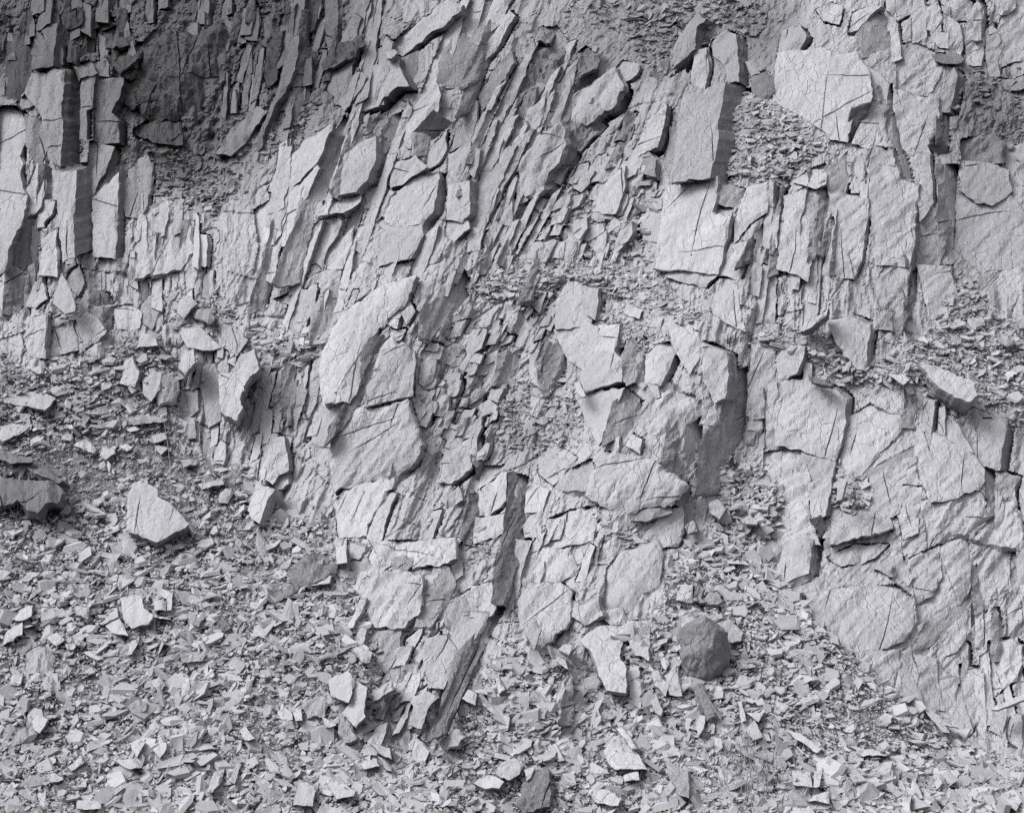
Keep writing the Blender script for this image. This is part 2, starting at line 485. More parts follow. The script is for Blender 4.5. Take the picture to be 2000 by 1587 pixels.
def build_scree():
    Vs, Ts, Tn, off = [], [], [], 0
    for k, (poly, n, smin, smax, h) in enumerate(SCREE):
        q = sample_poly(poly, n)
        if k: q = q + rng.normal(0, 15, q.shape)
        px, py = q[:, 0], q[:, 1]
        d = polydist(px, py, poly)
        pat = fbm(px / 130, py / 130, 500, 3)          # coarse and fine patches of rubble
        if k: smin, smax = smin + 2.5, smax * 1.6
        s = smin * (rng.random(n) * .985 + .015) ** (-0.56)
        s = np.clip(s * (1 + .9 * pat), smin * .7, smax)
        if k == 0:                                      # nearer rubble at the foot is coarser
            s = s * np.interp(py, [700, 1000, 1587], [.8, 1.0, 1.35])
        lift = scree_lift(px, py, k) + rng.random(n) * (.09 if k == 0 else .05)
        pos = land(px, py, lift)
        depth = (pos - CAM) @ FWD
        size = s * depth / F
        # lie mostly on a slope at the angle of repose, tipped every way
        base = np.array([0.0, -0.62, 0.78]) if k == 0 else np.array([-.12, -.68, .72])
        if k == 0:
            base = base + np.stack([np.interp(px, [0, 1000, 1500, 2000], [-.05, 0, -.2, -.25]), 0 * px, 0 * px], 1)
        nr = base + rng.normal(0, .36 if k == 0 else .32, (n, 3))
        yaw = rng.random(n) * 6.283
        if k == 0:
            al = rng.random(n) < np.interp(px, [1300, 1600], [0, .75])
            yaw = np.where(al, -.7 + rng.normal(0, .35, n), yaw)
        Rm = flake_axes(nr, yaw)
        tp = rng.integers(0, len(TPL), n)
        tn = tone(px, py)
        for t in range(len(TPL)):
            m = np.where(tp == t)[0]
            if not len(m): continue
            v, T = TPL[t]
            w = np.einsum('nij,vj->nvi', Rm[m], v) * size[m][:, None, None] + pos[m][:, None, :]
            Vs.append(w.reshape(-1, 3))
            Ts.append((T[None] + (np.arange(len(m)) * len(v))[:, None, None]).reshape(-1, 3) + off)
            Tn.append(np.repeat(tn[m], len(v)))
            off += len(m) * len(v)
    me = mesh('scree', np.concatenate(Vs), np.concatenate(Ts), [M['flake']], None, np.concatenate(Tn))
    obj('scree', me, kind='stuff', label='small broken slate flakes covering the slopes and ledges', category='scree')
build_scree()

# ------------------------------------------------------------------ slabs
DELTA = {'F': (-.06, 0, .01), 'L': (-.24, 0, 0), 'R': (.6, .1, -.12), 'D': (.35, 0, -.65), 'U': (-.12, 0, .42), 'G': (.12, 0, -.02)}

def jag(pts, step, amp, r):
    out = []
    n = len(pts)
    for i in range(n):
        (x1, y1), (x2, y2) = pts[i], pts[(i + 1) % n]
        l = math.hypot(x2 - x1, y2 - y1)
        m = max(1, int(l / step))
        nx, ny = -(y2 - y1) / (l + 1e-6), (x2 - x1) / (l + 1e-6)
        o = 0
        for k in range(m):
            t = k / m
            o = o * .55 + r.gauss(0, amp)
            e = o * min(1, 4 * t * (1 - t) + .15)
            out.append((x1 + (x2 - x1) * t + nx * e, y1 + (y2 - y1) * t + ny * e))
    return out

_gx = np.arange(-200, 2200, 7.0); _gy = np.arange(-200, 1600, 7.0)
_GX, _GY = np.meshgrid(_gx, _gy)
_GZ = relief(_GX.ravel(), _GY.ravel()).reshape(_GX.shape)
def ground_at(pts):
    pa = np.array(pts); lo = np.clip(((pa.min(0) + 200) / 7).astype(int), 0, None); hi = ((pa.max(0) + 200) / 7).astype(int) + 2
    sl = (slice(lo[1], hi[1]), slice(lo[0], hi[0]))
    z, m = _GZ[sl], inside(_GX[sl], _GY[sl], pts)
    z = z[m] if m.sum() > 2 else z.ravel()
    return float(np.clip(np.percentile(z, 72), -.12, .16)) if z.size else 0.0
def plane_of(pts, nk, side, lift, depth, jit, seed, raw=False):
    r = random.Random(seed * 31 + 5)
    pa = np.array(pts); c = pa.mean(0); ext = pa.max(0) - pa.min(0)
    nb = land_normal(c[0], c[1])
    dl = np.array(DELTA[nk]) + np.array([r.gauss(0, .04), 0, r.gauss(0, .04)]) * jit * min(1.0, 60 / max(20.0, min(ext)))
    big = max(20.0, min(ext)) / 200.0
    dl = dl * min(1.0, .22 / (big * max(.05, np.abs(dl).max()) + 1e-6) + .25)
    n = nb + dl; n /= np.linalg.norm(n)
    P0 = land(c[0], c[1], lift if raw else ground_at(pts) + .012 + .22 * (lift - .12) + .0033 * (math.hypot(*side) - 4 if side and math.hypot(*side) > 4 else 0))
    if not raw and inside(np.array([c[0]]), np.array([c[1]]), MAIN)[0]:
        P0 = land(c[0], c[1], .24 + .2 * (lift - .12))
    k = n @ (P0 - CAM)
    sd = side if side else (2.5, 2.5)
    dp = depth if depth else .10 + .0075 * math.hypot(*sd)
    d2 = rays(c[0] + sd[0], c[1] + sd[1])
    e = CAM + d2 * ((P0 - CAM) @ FWD + dp) - P0
    return n, P0, k, sd, dp, e

CAP = []          # the rock behind a slab stays behind it
def cap_with(pts, nk='F', side=None, lift=.12, depth=None, jit=1.0, seed=0, **kw):
    n, P0, k, sd, dp, e = plane_of(pts, nk, side, lift, depth, jit, seed)
    CAP.append((pts, n, k, sd, dp, kw.get('slack', .14)))

def apply_caps(X, Y, T, gx, gy):
    ny, nx = X.shape
    for pts, n, k, sd, dp, slack in CAP:
        pa = np.array(pts)
        for f in (0, .25, .5, .75, 1.0):
            if f and math.hypot(*sd) < 5: break
            q = pa + np.array(sd) * f
            i0, i1 = int(np.searchsorted(gx, q[:, 0].min())) - 2, int(np.searchsorted(gx, q[:, 0].max())) + 2
            j0, j1 = int(np.searchsorted(gy, q[:, 1].min())) - 2, int(np.searchsorted(gy, q[:, 1].max())) + 2
            i0, j0, i1, j1 = max(0, i0), max(0, j0), min(nx, i1), min(ny, j1)
            if i1 - i0 < 2 or j1 - j0 < 2: continue
            xs, ys = X[j0:j1, i0:i1], Y[j0:j1, i0:i1]
            m = inside(xs, ys, [tuple(p) for p in q])
            d = rays(xs - sd[0] * f, ys - sd[1] * f)
            t = k / (d @ n) + dp * f + .05
            sub = T[j0:j1, i0:i1]
            T[j0:j1, i0:i1] = np.where(m & (sub > t - .05 - slack), np.maximum(sub, t), sub)
    return T

def slab_mesh(name, pts, nk='F', side=None, lift=.12, mat='p', smat='e', rough=1.0, step=5.5, depth=None, layers=5, seed=0, bulge=0.0, jit=1.0, raw=False):
    r = random.Random(seed * 7919 + int(pts[0][0] * 13 + pts[0][1]))
    pa = np.array(pts)
    x, y = pa[:, 0], pa[:, 1]
    ar = 0.5 * (x * np.roll(y, -1) - np.roll(x, -1) * y)
    if abs(ar.sum()) < 30: return None
    if ar.sum() < 0: pts = pts[::-1]; pa = np.array(pts)
    area = abs(ar.sum())
    c = pa.mean(0)
    ext = pa.max(0) - pa.min(0)
    n, P0, k, sd, dp, e = plane_of(pts, nk, side, lift, depth, jit, seed, raw)
    step = max(step, math.sqrt(area / 1500.0))
    out = jag(pts, step * 1.2, min(1.9, .013 * math.sqrt(area) + .4) * rough ** .5, r)
    ox = np.array(out)
    gx = np.arange(pa[:, 0].min(), pa[:, 0].max(), step); gy = np.arange(pa[:, 1].min(), pa[:, 1].max(), step)
    X, Y = np.meshgrid(gx, gy)
    X = (X + (rng.random(X.shape) - .5) * step * .7).ravel(); Y = (Y + (rng.random(Y.shape) - .5) * step * .7).ravel()
    ins = polydist(X, Y, out) > step * .45
    X, Y = X[ins], Y[ins]
    cen, sid = [], []
    for _ in range(min(9, int(area / 5600 * (.5 + .6 * rough) + r.random() * 1.2)) if not raw or area > 4000 else 0):
        a_ = R2.uniform(0, 1)
        if r.random() < .5: dr = np.array([float(lean(c[0])) + r.gauss(0, .2), -1.0])
        else: dr = np.array([1.0, r.gauss(-.25, .35)])
        dr = dr / np.linalg.norm(dr); nn_ = np.array([-dr[1], dr[0]])
        p = pa.min(0) + ext * np.array([r.random(), r.random()])
        ln = r.uniform(.3, 1.0) * max(ext)
        m_ = int(ln / 3.2)
        off_, kink = 0.0, 0.0
        for q_ in range(m_):
            if r.random() < .07: kink = r.gauss(0, .4)
            off_ += kink * 1.0 + r.gauss(0, .28)
            b_ = p + dr * (q_ - m_ / 2) * 3.2 + nn_ * off_
            wd = 1.25 * min(1, 3 * q_ / m_, 3 * (m_ - q_) / m_) + .25
            cen.append(b_); sid += [b_ + nn_ * wd, b_ - nn_ * wd]
    if cen:
        cen, sid = np.array(cen), np.array(sid)
        cen = cen[polydist(cen[:, 0], cen[:, 1], out) > 1.0]; sid = sid[polydist(sid[:, 0], sid[:, 1], out) > 1.0]
    if len(cen) and len(X):
        g = np.stack([X, Y], 1)
        dmin = np.min(np.abs(g[:, None, 0] - cen[None, :, 0]) + np.abs(g[:, None, 1] - cen[None, :, 1]), axis=1)
        X, Y = X[dmin > 3.4], Y[dmin > 3.4]
    deep = set((round(float(a), 2), round(float(b), 2)) for a, b in cen)
    allp = np.concatenate([q_ for q_ in (ox, np.stack([X, Y], 1) if len(X) else None, np.array(cen) if len(cen) else None, np.array(sid) if len(cen) and len(sid) else None) if q_ is not None])
    ne = len(ox)
    res = delaunay_2d_cdt([Vector((float(a), float(b))) for a, b in allp], [(i, (i + 1) % ne) for i in range(ne)], [], 1, 1e-4)
    vv = np.array([(v.x, v.y) for v in res[0]])
    T = np.array(res[2])
    if len(T) == 0: return None
    # front relief: chips and thin peeled layers
    hang = math.radians(float(np.interp(c[0], [0, 300, 700, 1100, 1500, 2000], [88, 82, 58, 52, 44, 50])) + r.gauss(0, 7))
    def front(q, edge):
        d = rays(q[:, 0], q[:, 1])
        t = k / (d @ n)
        A, V = flow(q[:, 0], q[:, 1])
        A = A + seed * .37
        A2, V2 = turned(q[:, 0], q[:, 1], hang)
        z = .007 * fbm(A * 14, V * 9, 11, 4, .65)
        z = z + rough * (wedges(A2 + 1.3, V2, .10, .28, .016, 400 + seed % 7) + wedges(A2 + 4.3, V2 + 2, .04, .11, .008, 430) + wedges(A2 + seed * .7, V2 + .7, .30, .6, .022, 410 + seed % 5, 5.0))
        if nk == 'R':
            z = z + .6 * wedges(A, V, .035, .7, .022, 450) + wedges(A + 3, V, .11, .9, .03, 455)
        if mat in 's':
            z = z + .07 * fbm(q[:, 0] / 34, q[:, 1] / 40, 51, 6, .66) + .05 * (.4 - np.abs(fbm(q[:, 0] / 16, q[:, 1] / 14, 53, 3, .6)))
        if bulge:
            dd = np.clip(polydist(q[:, 0], q[:, 1], pts) / (.5 * min(ext)), 0, 1)
            z = z + bulge * .5 * (np.sqrt(np.clip(dd * (2 - dd), 0, 1)) - .6)
        z = z - edge * .09 * np.clip(vnoise(A * 14, V * 9, 21) - .18, 0, 1)
        return CAM + t[:, None] * d + z[:, None] * n
    dig = np.array([1.0 if (round(float(a), 2), round(float(b), 2)) in deep else 0.0 for a, b in vv])
    edge = np.clip(1 - polydist(vv[:, 0], vv[:, 1], out) / (step * .8), 0, 1)
    Vf = front(vv, edge) - (.04 * dig)[:, None] * n
    Bf = front(ox, np.ones(ne))
    Vt, Tt, Mi, off = [Vf], [T], [np.zeros(len(T), int)], len(Vf)
    rings = [Bf]
    inw = (pa.mean(0) - ox); inw = inw / (np.linalg.norm(inw, axis=1, keepdims=True) + 1e-6)
    inw3 = inw[:, :1] * RGT - inw[:, 1:] * UPV
    for L in range(1, layers + 1):
        f = (L - r.uniform(0, .5)) / layers if L < layers else 1.0
        j = r.gauss(0, .012) * rough
        nz = vnoise(ox[:, 0] / 14 + L * 9.1, ox[:, 1] / 14, 33)
        rings.append(Bf + e * f + inw3 * (j + .035 * nz * rough)[:, None])
    W = np.concatenate(rings)
    q = []
    i = np.arange(ne); i2 = (i + 1) % ne
    for L in range(layers):
        a, b = i + L * ne, i2 + L * ne
        q += [np.stack([a, b, a + ne], 1), np.stack([b, b + ne, a + ne], 1)]
    Ts = np.concatenate(q) + off
    Vt.append(W); Tt.append(Ts); Mi.append(np.ones(len(Ts), int)); off += len(W)
    cb = rings[-1].mean(0)[None]
    lo = off - ne
    Tt.append(np.stack([lo + i, lo + i2, np.full(ne, off)], 1)); Mi.append(np.ones(ne, int)); Vt.append(cb)
    Vt = np.concatenate(Vt)
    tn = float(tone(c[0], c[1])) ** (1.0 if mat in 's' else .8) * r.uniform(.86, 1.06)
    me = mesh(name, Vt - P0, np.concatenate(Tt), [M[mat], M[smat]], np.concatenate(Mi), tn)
    return me, P0, c

OX = {'A': 0, 'B': 530, 'C': 1057}
def photo(tile, s):
    if tile == 'P': return P(s)
    ox, oy = 500 * int(tile[1]), OX[tile[0]]
    out = []
    for x, y in P(s):                       # no slab ends on the straight border of a survey square
        if (y <= 0 and oy) or y >= 1585: y += (float(hsh(x + ox, y + oy, 5)) - .5) * 110
        if (x <= 0 and ox) or (1495 <= x <= 1500 and ox < 1500): x += (float(hsh(x + ox, y, 6)) - .5) * 60
        out.append((ox + x / 2.994, oy + y / 2.994))
    return out

def grow(pts, d):
    pa = np.array(pts); x, y = pa[:, 0], pa[:, 1]
    sg = 1 if (x * np.roll(y, -1) - np.roll(x, -1) * y).sum() > 0 else -1
    e = np.roll(pa, -1, 0) - pa
    nn = np.stack([e[:, 1], -e[:, 0]], 1) * sg / (np.linalg.norm(e, axis=1, keepdims=True) + 1e-6)
    m = nn + np.roll(nn, 1, 0)
    m = m / np.maximum(.7, (np.linalg.norm(m, axis=1, keepdims=True)))
    return [tuple(p) for p in pa + m * d]

def opts(tok):
    o = {'nk': tok[0]}
    for t in tok[1:]:
        if t[0] == 's': o['side'] = tuple(float(q) / 2.994 for q in t[1:].split(','))
        elif t[0] == 'l': o['lift'] = float(t[1:])
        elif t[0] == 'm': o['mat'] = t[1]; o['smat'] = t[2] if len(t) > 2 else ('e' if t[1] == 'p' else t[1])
        elif t[0] == 'r': o['rough'] = float(t[1:])
        elif t[0] == 'b': o['bulge'] = float(t[1:])
        elif t[0] == 'd': o['depth'] = float(t[1:])
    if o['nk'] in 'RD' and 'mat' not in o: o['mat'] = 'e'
    return o

SLABS = """
#A0
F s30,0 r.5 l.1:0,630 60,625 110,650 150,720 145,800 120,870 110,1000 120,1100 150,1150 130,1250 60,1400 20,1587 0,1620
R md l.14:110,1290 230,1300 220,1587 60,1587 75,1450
F s120,40 l.15:200,290 260,150 330,140 315,240 300,370 195,400
F s110,10 l.2 mpd:190,430 370,415 345,660 355,800 350,960 290,920 240,650 150,530
F s112,-40 l.24 mpd r.6:310,1000 440,1000 420,1330 430,1500 370,1520 340,1150
L s30,0 l.15 mpd:490,440 550,440 530,620 495,640 500,810 470,800 475,540
L s45,30 l.15 mpd:570,470 720,460 690,560 640,660 690,700 690,820 600,835 555,810 560,600
L l.08 r.6 mpd:530,830 660,860 620,960 540,1130 525,1000
L s50,0 l.1 r.5 mpd:545,1150 690,1010 680,1180 670,1420 665,1500 555,1490
R md l.06:660,860 700,880 690,960 640,980 560,1110 545,1120 625,960
F l.1 s30,0:730,1060 790,960 860,860 880,1000 850,1200 800,1260 740,1250
F l.1 r1.6 s20,0:850,1240 960,1180 1080,1165 1100,1300 1130,1450 1050,1587 800,1587 800,1400
F ms b.4 l.2 r1.5:810,430 830,270 900,190 1000,150 1120,170 1290,90 1330,200 1300,450 1180,600 1000,650 860,640 760,560
U ms l.1:620,340 690,270 830,250 800,350 700,400
F ms l.1 s20,20:740,500 790,470 860,500 850,580 780,620 740,590
U ms l.12 s0,30:780,760 900,690 1050,700 1060,830 900,830
F ms l.1:270,0 350,0 330,60 340,140 265,140
F ms l.1 s20,20:400,50 480,60 470,140 400,170
L l.1 s20,10:100,600 180,540 235,535 220,590 130,620
F md l.05 b.05:30,250 100,200 190,280 180,480 100,580 40,560
F mm l.1 s20,0:150,690 290,740 280,840 215,980 160,820
L l.12:215,960 250,980 230,1200 150,1270 140,1180
R md l.15:235,970 300,990 300,1170 230,1180
L l.14 s30,5:245,1180 310,1180 290,1240 240,1320 230,1250
L l.15 s30,0:250,1400 320,1340 320,1587 230,1587
U ms l.1 s10,30:610,190 690,160 760,180 780,240 700,260 620,250
L ms l.05:400,150 470,140 440,300 400,260
U l.06 s0,20:430,380 520,360 560,420 470,440
L l.06 s20,0:530,370 600,360 610,420 560,450
#A1
L s80,30 l.14 mms:180,200 240,210 230,300 190,480 100,620 40,760 20,860 0,880 0,790 80,650 150,500
L ms l.08 s20,10:60,420 75,260 120,190 160,190 140,300 110,450 60,500
G md l.1 s20,0:175,0 370,0 380,40 330,160 250,200 180,180
L mms l.12 s30,0:410,0 465,0 465,250 420,300 410,150
L ms l.2 s20,70 d.4:400,410 410,360 480,320 500,260 600,210 625,260 540,340
L mms l.1 s20,0:270,370 320,340 315,480 280,490
L s40,35 l.15:770,270 900,170 1100,10 1130,0 1200,20 1100,130 1000,180 920,250 850,310 800,290
L s60,45 l.15 mpd:600,560 680,400 820,330 840,420 880,490 820,490 700,600 580,650
L l.08 s30,20:490,580 520,480 600,420 640,450 570,560 520,640
G mm l.08:850,330 950,300 940,420 880,500 830,480
G mm l.05 r.6:1060,480 1100,290 1180,190 1300,250 1300,330 1200,500 1110,490
F mm l.05 r1.5:1200,0 1497,0 1400,150 1300,250 1200,180
L l.22 d.3:880,690 960,580 1055,490 1070,560 1040,650 930,770 850,850 760,920
D md l.2 r.6:1040,650 1140,720 1040,810 930,770
R mm l.14:740,710 850,660 830,760 760,880 690,930 690,800
F s90,40 l.15 r.5:520,910 690,790 690,930 640,1050 580,1110 440,1140 480,1020
L s40,60 l.14 r.6:70,1110 130,980 300,820 440,720 400,810 380,880 340,960 200,1090 150,1110
R mm l.02:400,900 520,680 540,760 430,1100 350,1200 300,1400 250,1587 100,1587 220,1350 280,1100
L s25,0 l.12 r.7:0,1230 80,1180 160,1130 260,1080 350,960 360,980 260,1180 170,1240 100,1420 0,1430
L s25,0 l.14 r.5:170,1240 250,1180 230,1290 190,1430 80,1425
L l.1:0,1430 90,1440 130,1430 100,1587 0,1587
U s30,35 l.22 d.3:400,1210 440,1140 580,1110 620,1100 600,1160 500,1220 380,1250
L l.1 s20,10:340,1320 430,1260 490,1290 440,1400 390,1500 280,1550 290,1420
L l.1 s15,0:400,1480 560,1340 550,1420 500,1560 420,1560
L l.1:570,1450 600,1330 650,1310 640,1400 610,1460
G mm l.1:650,1200 650,1120 750,1080 780,1100 720,1190
L l.18 s20,25:790,1000 800,960 930,910 990,970 870,1050 790,1090
F s60,20 l.12 r.5:760,1270 800,1150 930,1050 1060,1010 1050,1100 1030,1220 970,1300 790,1310
F s60,0 l.15 r.4:720,1500 740,1400 770,1320 960,1310 970,1370 900,1500 720,1550
U l.25 s5,8 d.08:710,1300 740,1275 810,1325 770,1330
R mm l.16:940,870 930,780 980,760 1010,800 990,900 930,910
L s20,30 l.1:1130,900 1250,830 1240,960 1180,1050 1120,1080
L s60,20 l.12 r.6:1130,1080 1240,1060 1240,1240 1200,1290 1120,1280
L l.2 s20,0:1250,1000 1270,860 1300,880 1290,960 1270,1030
L l.1 s10,10:1120,1290 1230,1290 1240,1330 1150,1400 1110,1380
L mm l.08 s20,30:1130,880 1200,700 1290,590 1280,690 1240,820
L l.1 s20,0:1440,1180 1490,1130 1490,1300 1440,1300
L l.1 s20,0:1260,1340 1320,1350 1300,1450 1230,1470
L l.1 s30,20:1300,320 1400,200 1480,60 1497,90 1420,240 1330,360
L mm l.08 s20,20:1310,560 1380,440 1490,300 1497,360 1400,520 1320,640
L l.06 s20,20:1010,900 1060,830 1110,760 1100,860 1060,940 1000,980
#A2
F s165,25 l.32 r.45 mpe:1240,490 1220,600 1190,850 1150,1030 920,1060 950,980 980,700 1000,590 1080,540 1150,520
F s70,25 l.28 r.5 mpe:915,1090 1150,1050 1200,1035 1180,1180 1160,1240 1270,1270 1240,1400 1200,1587 830,1560 880,1300
L mm l.2:930,760 980,730 960,900 930,1060 900,960
L l.15:830,1200 910,1090 880,1290 810,1290
L s60,30 l.2:1170,250 1250,175 1300,200 1320,470 1260,460 1240,370 1180,310
L s30,10 l.2:1050,480 1075,290 1130,280 1140,400 1120,510
L s100,60 l.1 mps:880,420 960,250 1080,70 1120,100 1070,150 1060,270 950,370
R md l.14:1080,140 1190,180 1140,260 1070,270
L s60,60 l.15 b.08 r1.5 mps:350,690 380,580 480,470 600,390 640,490 600,590 480,660 400,700
D md l.1:400,430 500,420 480,470 370,540
U s-20,40 l.2 ms:390,310 430,280 510,330 490,390 410,420
F ms l.08 b.1 r2:20,420 120,300 160,180 260,160 390,320 300,400 200,500 60,530
U ms l.2 s10,30:130,200 180,160 235,185 215,240 150,235
L s120,20 l.2 r1.3 mps:30,1110 60,930 150,800 290,710 300,740 280,900 200,1000 180,1100 120,1140
L l.1 s15,30:60,780 100,640 190,560 170,680 130,760
G mm l.1:170,730 180,590 230,480 350,480 340,640 320,700
G ms l.1 s10,20:300,740 480,690 550,720 400,870 310,810
L s50,40 l.15 r1.4:720,880 800,700 890,600 870,740 840,850 740,900
L s30,20 l.2:360,1090 355,1040 420,990 475,1000 440,1060 400,1110
L s30,10 l.25 r.6:480,1190 560,1060 655,970 650,1080 600,1240 530,1240 470,1230
L l.15 s10,10:600,920 620,850 690,820 690,880 640,940
L mm l.2 s20,20:700,1030 720,930 790,880 830,930 830,1020 760,1000
L s20,0 l.2 r.4:360,1380 370,1290 430,1250 430,1330 390,1390
L s15,0 l.22 r.4:430,1410 450,1290 530,1240 530,1350
L l.2 s10,5 r.4:560,1360 590,1270 630,1300
L s70,30 l.15:590,1480 620,1400 690,1290 690,1360 640,1430
L s30,0 l.12:90,1500 130,1420 250,1400 190,1520
L s20,0 l.12:230,1500 250,1420 300,1410 290,1500
L l.12 s15,0:300,1540 330,1370 400,1390 350,1540
F l.2 r.7 s15,5:1380,1100 1497,1060 1497,1230 1380,1300 1290,1430 1310,1300
U l.22 s0,10:1190,1230 1300,1200 1270,1270
G mm l.2:1200,1060 1370,1110 1330,1210 1220,1180
F l.22 s20,0:1290,1430 1400,1410 1330,1587 1200,1587
R md l.22:1390,1420 1490,1290 1497,1320 1400,1520 1320,1587
F md l.25 b.08:1400,440 1497,420 1540,460 1530,540 1470,570 1420,545
L l.2 b.04:1370,360 1410,350 1440,420 1400,430
L l.12 mps s20,20:640,480 720,430 740,380 650,360 600,420
L l.12 b.05:860,180 930,130 1010,80 1050,20 1110,20 1130,60 1010,110 960,170
#A3
L s40,30 l.2:60,300 90,180 180,150 215,210 160,290
F l.16 r.5 s10,10:60,310 330,280 380,330 520,310 590,440 590,600 500,640 460,820 380,800 250,700 40,580 50,440
L l.2 s10,20:290,60 370,20 430,40 410,130 330,110
L s10,35 l.25:470,170 500,80 560,50 660,30 610,60 520,160
G mm l.06 r.6:530,190 620,80 720,120 760,250 690,280 560,330
D md l.14:500,640 590,610 550,720 480,830 450,810
F l.12 r.6:580,390 650,440 700,500 680,640 620,760 600,860 500,830 590,610
R mm l.18:650,490 720,500 730,620 690,650
R mm l.18:690,650 730,620 770,800 850,1050 780,1040 740,880 720,770
F s25,10 l.16 r.7:740,520 860,570 1000,570 990,760 930,850 940,910 830,890 790,830 740,620
F l.12 r1.4:760,270 850,250 960,300 1020,380 960,520 860,560 760,510
L s50,30 l.25 mpe:1010,540 1040,460 1090,395 1100,440 1060,640 1020,640
R md l.15:1000,600 1050,650 1060,830 990,830
D md l.12:950,850 1040,830 1060,890 1000,900
R mm l.1:1000,960 1110,970 1100,1050 1090,1300 1030,1450 1010,1200
F l.2 r.6 s20,0:860,900 940,910 950,1050 960,1180 890,1290 870,1060
F l.18 r.9 s20,0:600,860 720,880 760,1040 870,1090 860,1250 830,1500 820,1587 640,1587 620,1300 590,1150
R md l.2:870,1100 890,1130 890,1280 860,1587 820,1587
F mm l.16:890,1290 960,1180 1030,1300 1030,1400 1000,1540 870,1560
F l.18 r.8 s10,0:100,1150 270,1080 280,1100 260,1400 230,1587 60,1587 90,1350
R mm l.22 b.05:280,1100 330,1060 355,1120 340,1250 300,1480 250,1500 270,1250
R mm l.2:420,1260 400,1340 330,1480 310,1470 370,1280
F l.16 r.9 s20,0:360,1130 480,1140 580,1160 570,1300 540,1500 500,1587 320,1587 380,1400 400,1270
G mm l.2:330,1000 400,960 460,900 470,1050 430,1140 360,1120
U l.22:150,1060 240,1000 330,960 330,1060 260,1090
F l.08 r.5 s10,10:1130,940 1300,960 1400,1000 1420,1110 1310,1190 1220,1170 1120,1100
F l.1 r.5 s10,0:1110,1110 1220,1180 1310,1200 1420,1150 1530,1300 1530,1587 1250,1587 1090,1450
F s25,0 l.15:1160,240 1180,100 1230,0 1250,50 1260,250 1240,380 1170,370
L l.2 s20,10:1290,250 1310,130 1340,200 1370,330 1390,370 1310,400 1280,330
F l.12 s10,10:1340,200 1380,80 1450,40 1530,40 1530,340 1390,360
F l.14 s10,10:1330,0 1450,0 1440,40 1370,80
L l.2 s12,22:980,190 1050,190 1050,270 990,250
F l.12:850,60 980,30 1010,100 960,180 850,130
F l.12 s15,15:1010,0 1200,0 1170,110 1090,110
F l.12 s15,15:700,-40 830,-30 850,60 760,110 700,60
U md l.3 s5,25:970,310 1100,310 1140,340 1100,355 990,340
U mm l.2 s10,20:1360,460 1440,470 1530,430 1530,500 1390,510
L mm l.15 s15,25 r1.5:1130,820 1290,790 1360,830 1360,930 1240,950 1140,930
F l.1 s15,0:1380,860 1530,850 1530,1080 1420,1050
L l.12 s15,10:1060,110 1110,150 1130,260 1120,320 1060,290
#B0
R md l.12:40,0 200,0 170,150 100,250 30,230
L l.14 r.4:0,0 40,0 30,200 10,215 0,190
L l.16 s20,10:150,190 200,60 240,70 260,150 200,200
L mm l.12 s20,20:390,60 400,10 450,0 480,60 450,130
L s42,0 l.14:150,370 200,270 260,255 250,490 170,480
F l.16 s10,5:345,255 400,260 440,380 450,450 300,490 290,480
F l.14:-40,430 0,410 110,370 130,440 0,460
L l.14 s20,20:450,270 500,240 560,270 610,340 600,360 520,400 490,430
G mm l.14:520,210 610,205 610,310 580,290
R md l.14:615,205 665,210 660,330 610,340
R md l.16:530,160 560,110 640,130 670,190 530,200
F l.12:670,210 760,200 820,240 810,320 690,330
L mm l.18 s20,10:830,290 830,200 880,140 950,180 900,260 880,330
L s30,0 l.2:700,640 730,520 770,500 800,580 780,660
L l.18 s20,0:840,640 900,580 930,590 920,680 880,750 850,720
G mm l.2:930,680 980,600 1020,640 1010,740 940,760
F l.2 r.7 s15,15:1040,320 1110,270 1280,440 1230,450 1100,430 1070,380
F l.2 r.7 s15,15:1280,290 1380,340 1440,400 1380,480 1310,430
L mm l.18 r.5 s10,5:1130,600 1250,540 1280,640 1280,860 1220,900 1200,780 1180,680
L mm l.2 s10,10:1080,700 1140,690 1150,800 1110,830
L mm l.16 s12,0:1070,850 1130,860 1130,960 1060,980
L mm l.16 s12,0:1180,940 1240,960 1230,1060 1190,1080
R md l.14:1400,960 1430,800 1497,770 1497,850 1420,990
L l.16 s15,5:910,420 800,420 830,350 890,380
#B1
F l.1 s20,10:110,160 260,110 350,100 330,220 260,330 220,370 200,290 220,200
R mm l.08:340,240 400,120 480,60 500,110 450,230 400,420 320,400
F l.18 r.6 b.08 s20,20:390,470 450,330 560,200 700,100 860,40 930,20 900,100 860,180 770,250 700,330 640,420 600,560 590,660 540,750 400,750 380,620
R md l.34 r.6:670,390 740,370 700,480 690,560 640,690 600,780 520,880 410,1000 440,900 540,760 600,620 640,450
F l.16 r.5 s10,5:400,750 530,760 500,850 440,900 400,1010 320,1020 380,800
F l.2 r.8 s8,20:660,660 720,590 740,500 780,440 850,420 920,470 910,710 780,740 650,780
L l.22 s15,10:690,560 740,420 790,370 800,430 780,480 730,540
L l.22 s15,5:790,340 870,330 840,390 800,400
L l.2 s15,5:770,300 800,240 830,250 820,330
L l.22 s20,15:860,240 900,180 920,230 880,300
F l.18 r1.1 b.08 s30,30:440,920 520,880 600,800 720,790 880,740 900,830 960,1000 920,1100 810,1190 640,1210 540,1250 460,1280 440,1130
R mm l.18:800,1190 830,1080 960,1000 930,1120 880,1200 830,1230
F l.16 r1.2 s20,10:460,1350 560,1260 700,1240 800,1200 740,1280 680,1400 640,1540 480,1540
L l.16 r1.2 s20,10:650,1530 700,1400 780,1290 810,1300 760,1420 700,1587
L s45,10 l.22:75,970 150,960 165,1060 170,1140 120,1170 90,1230 40,1200 70,1080
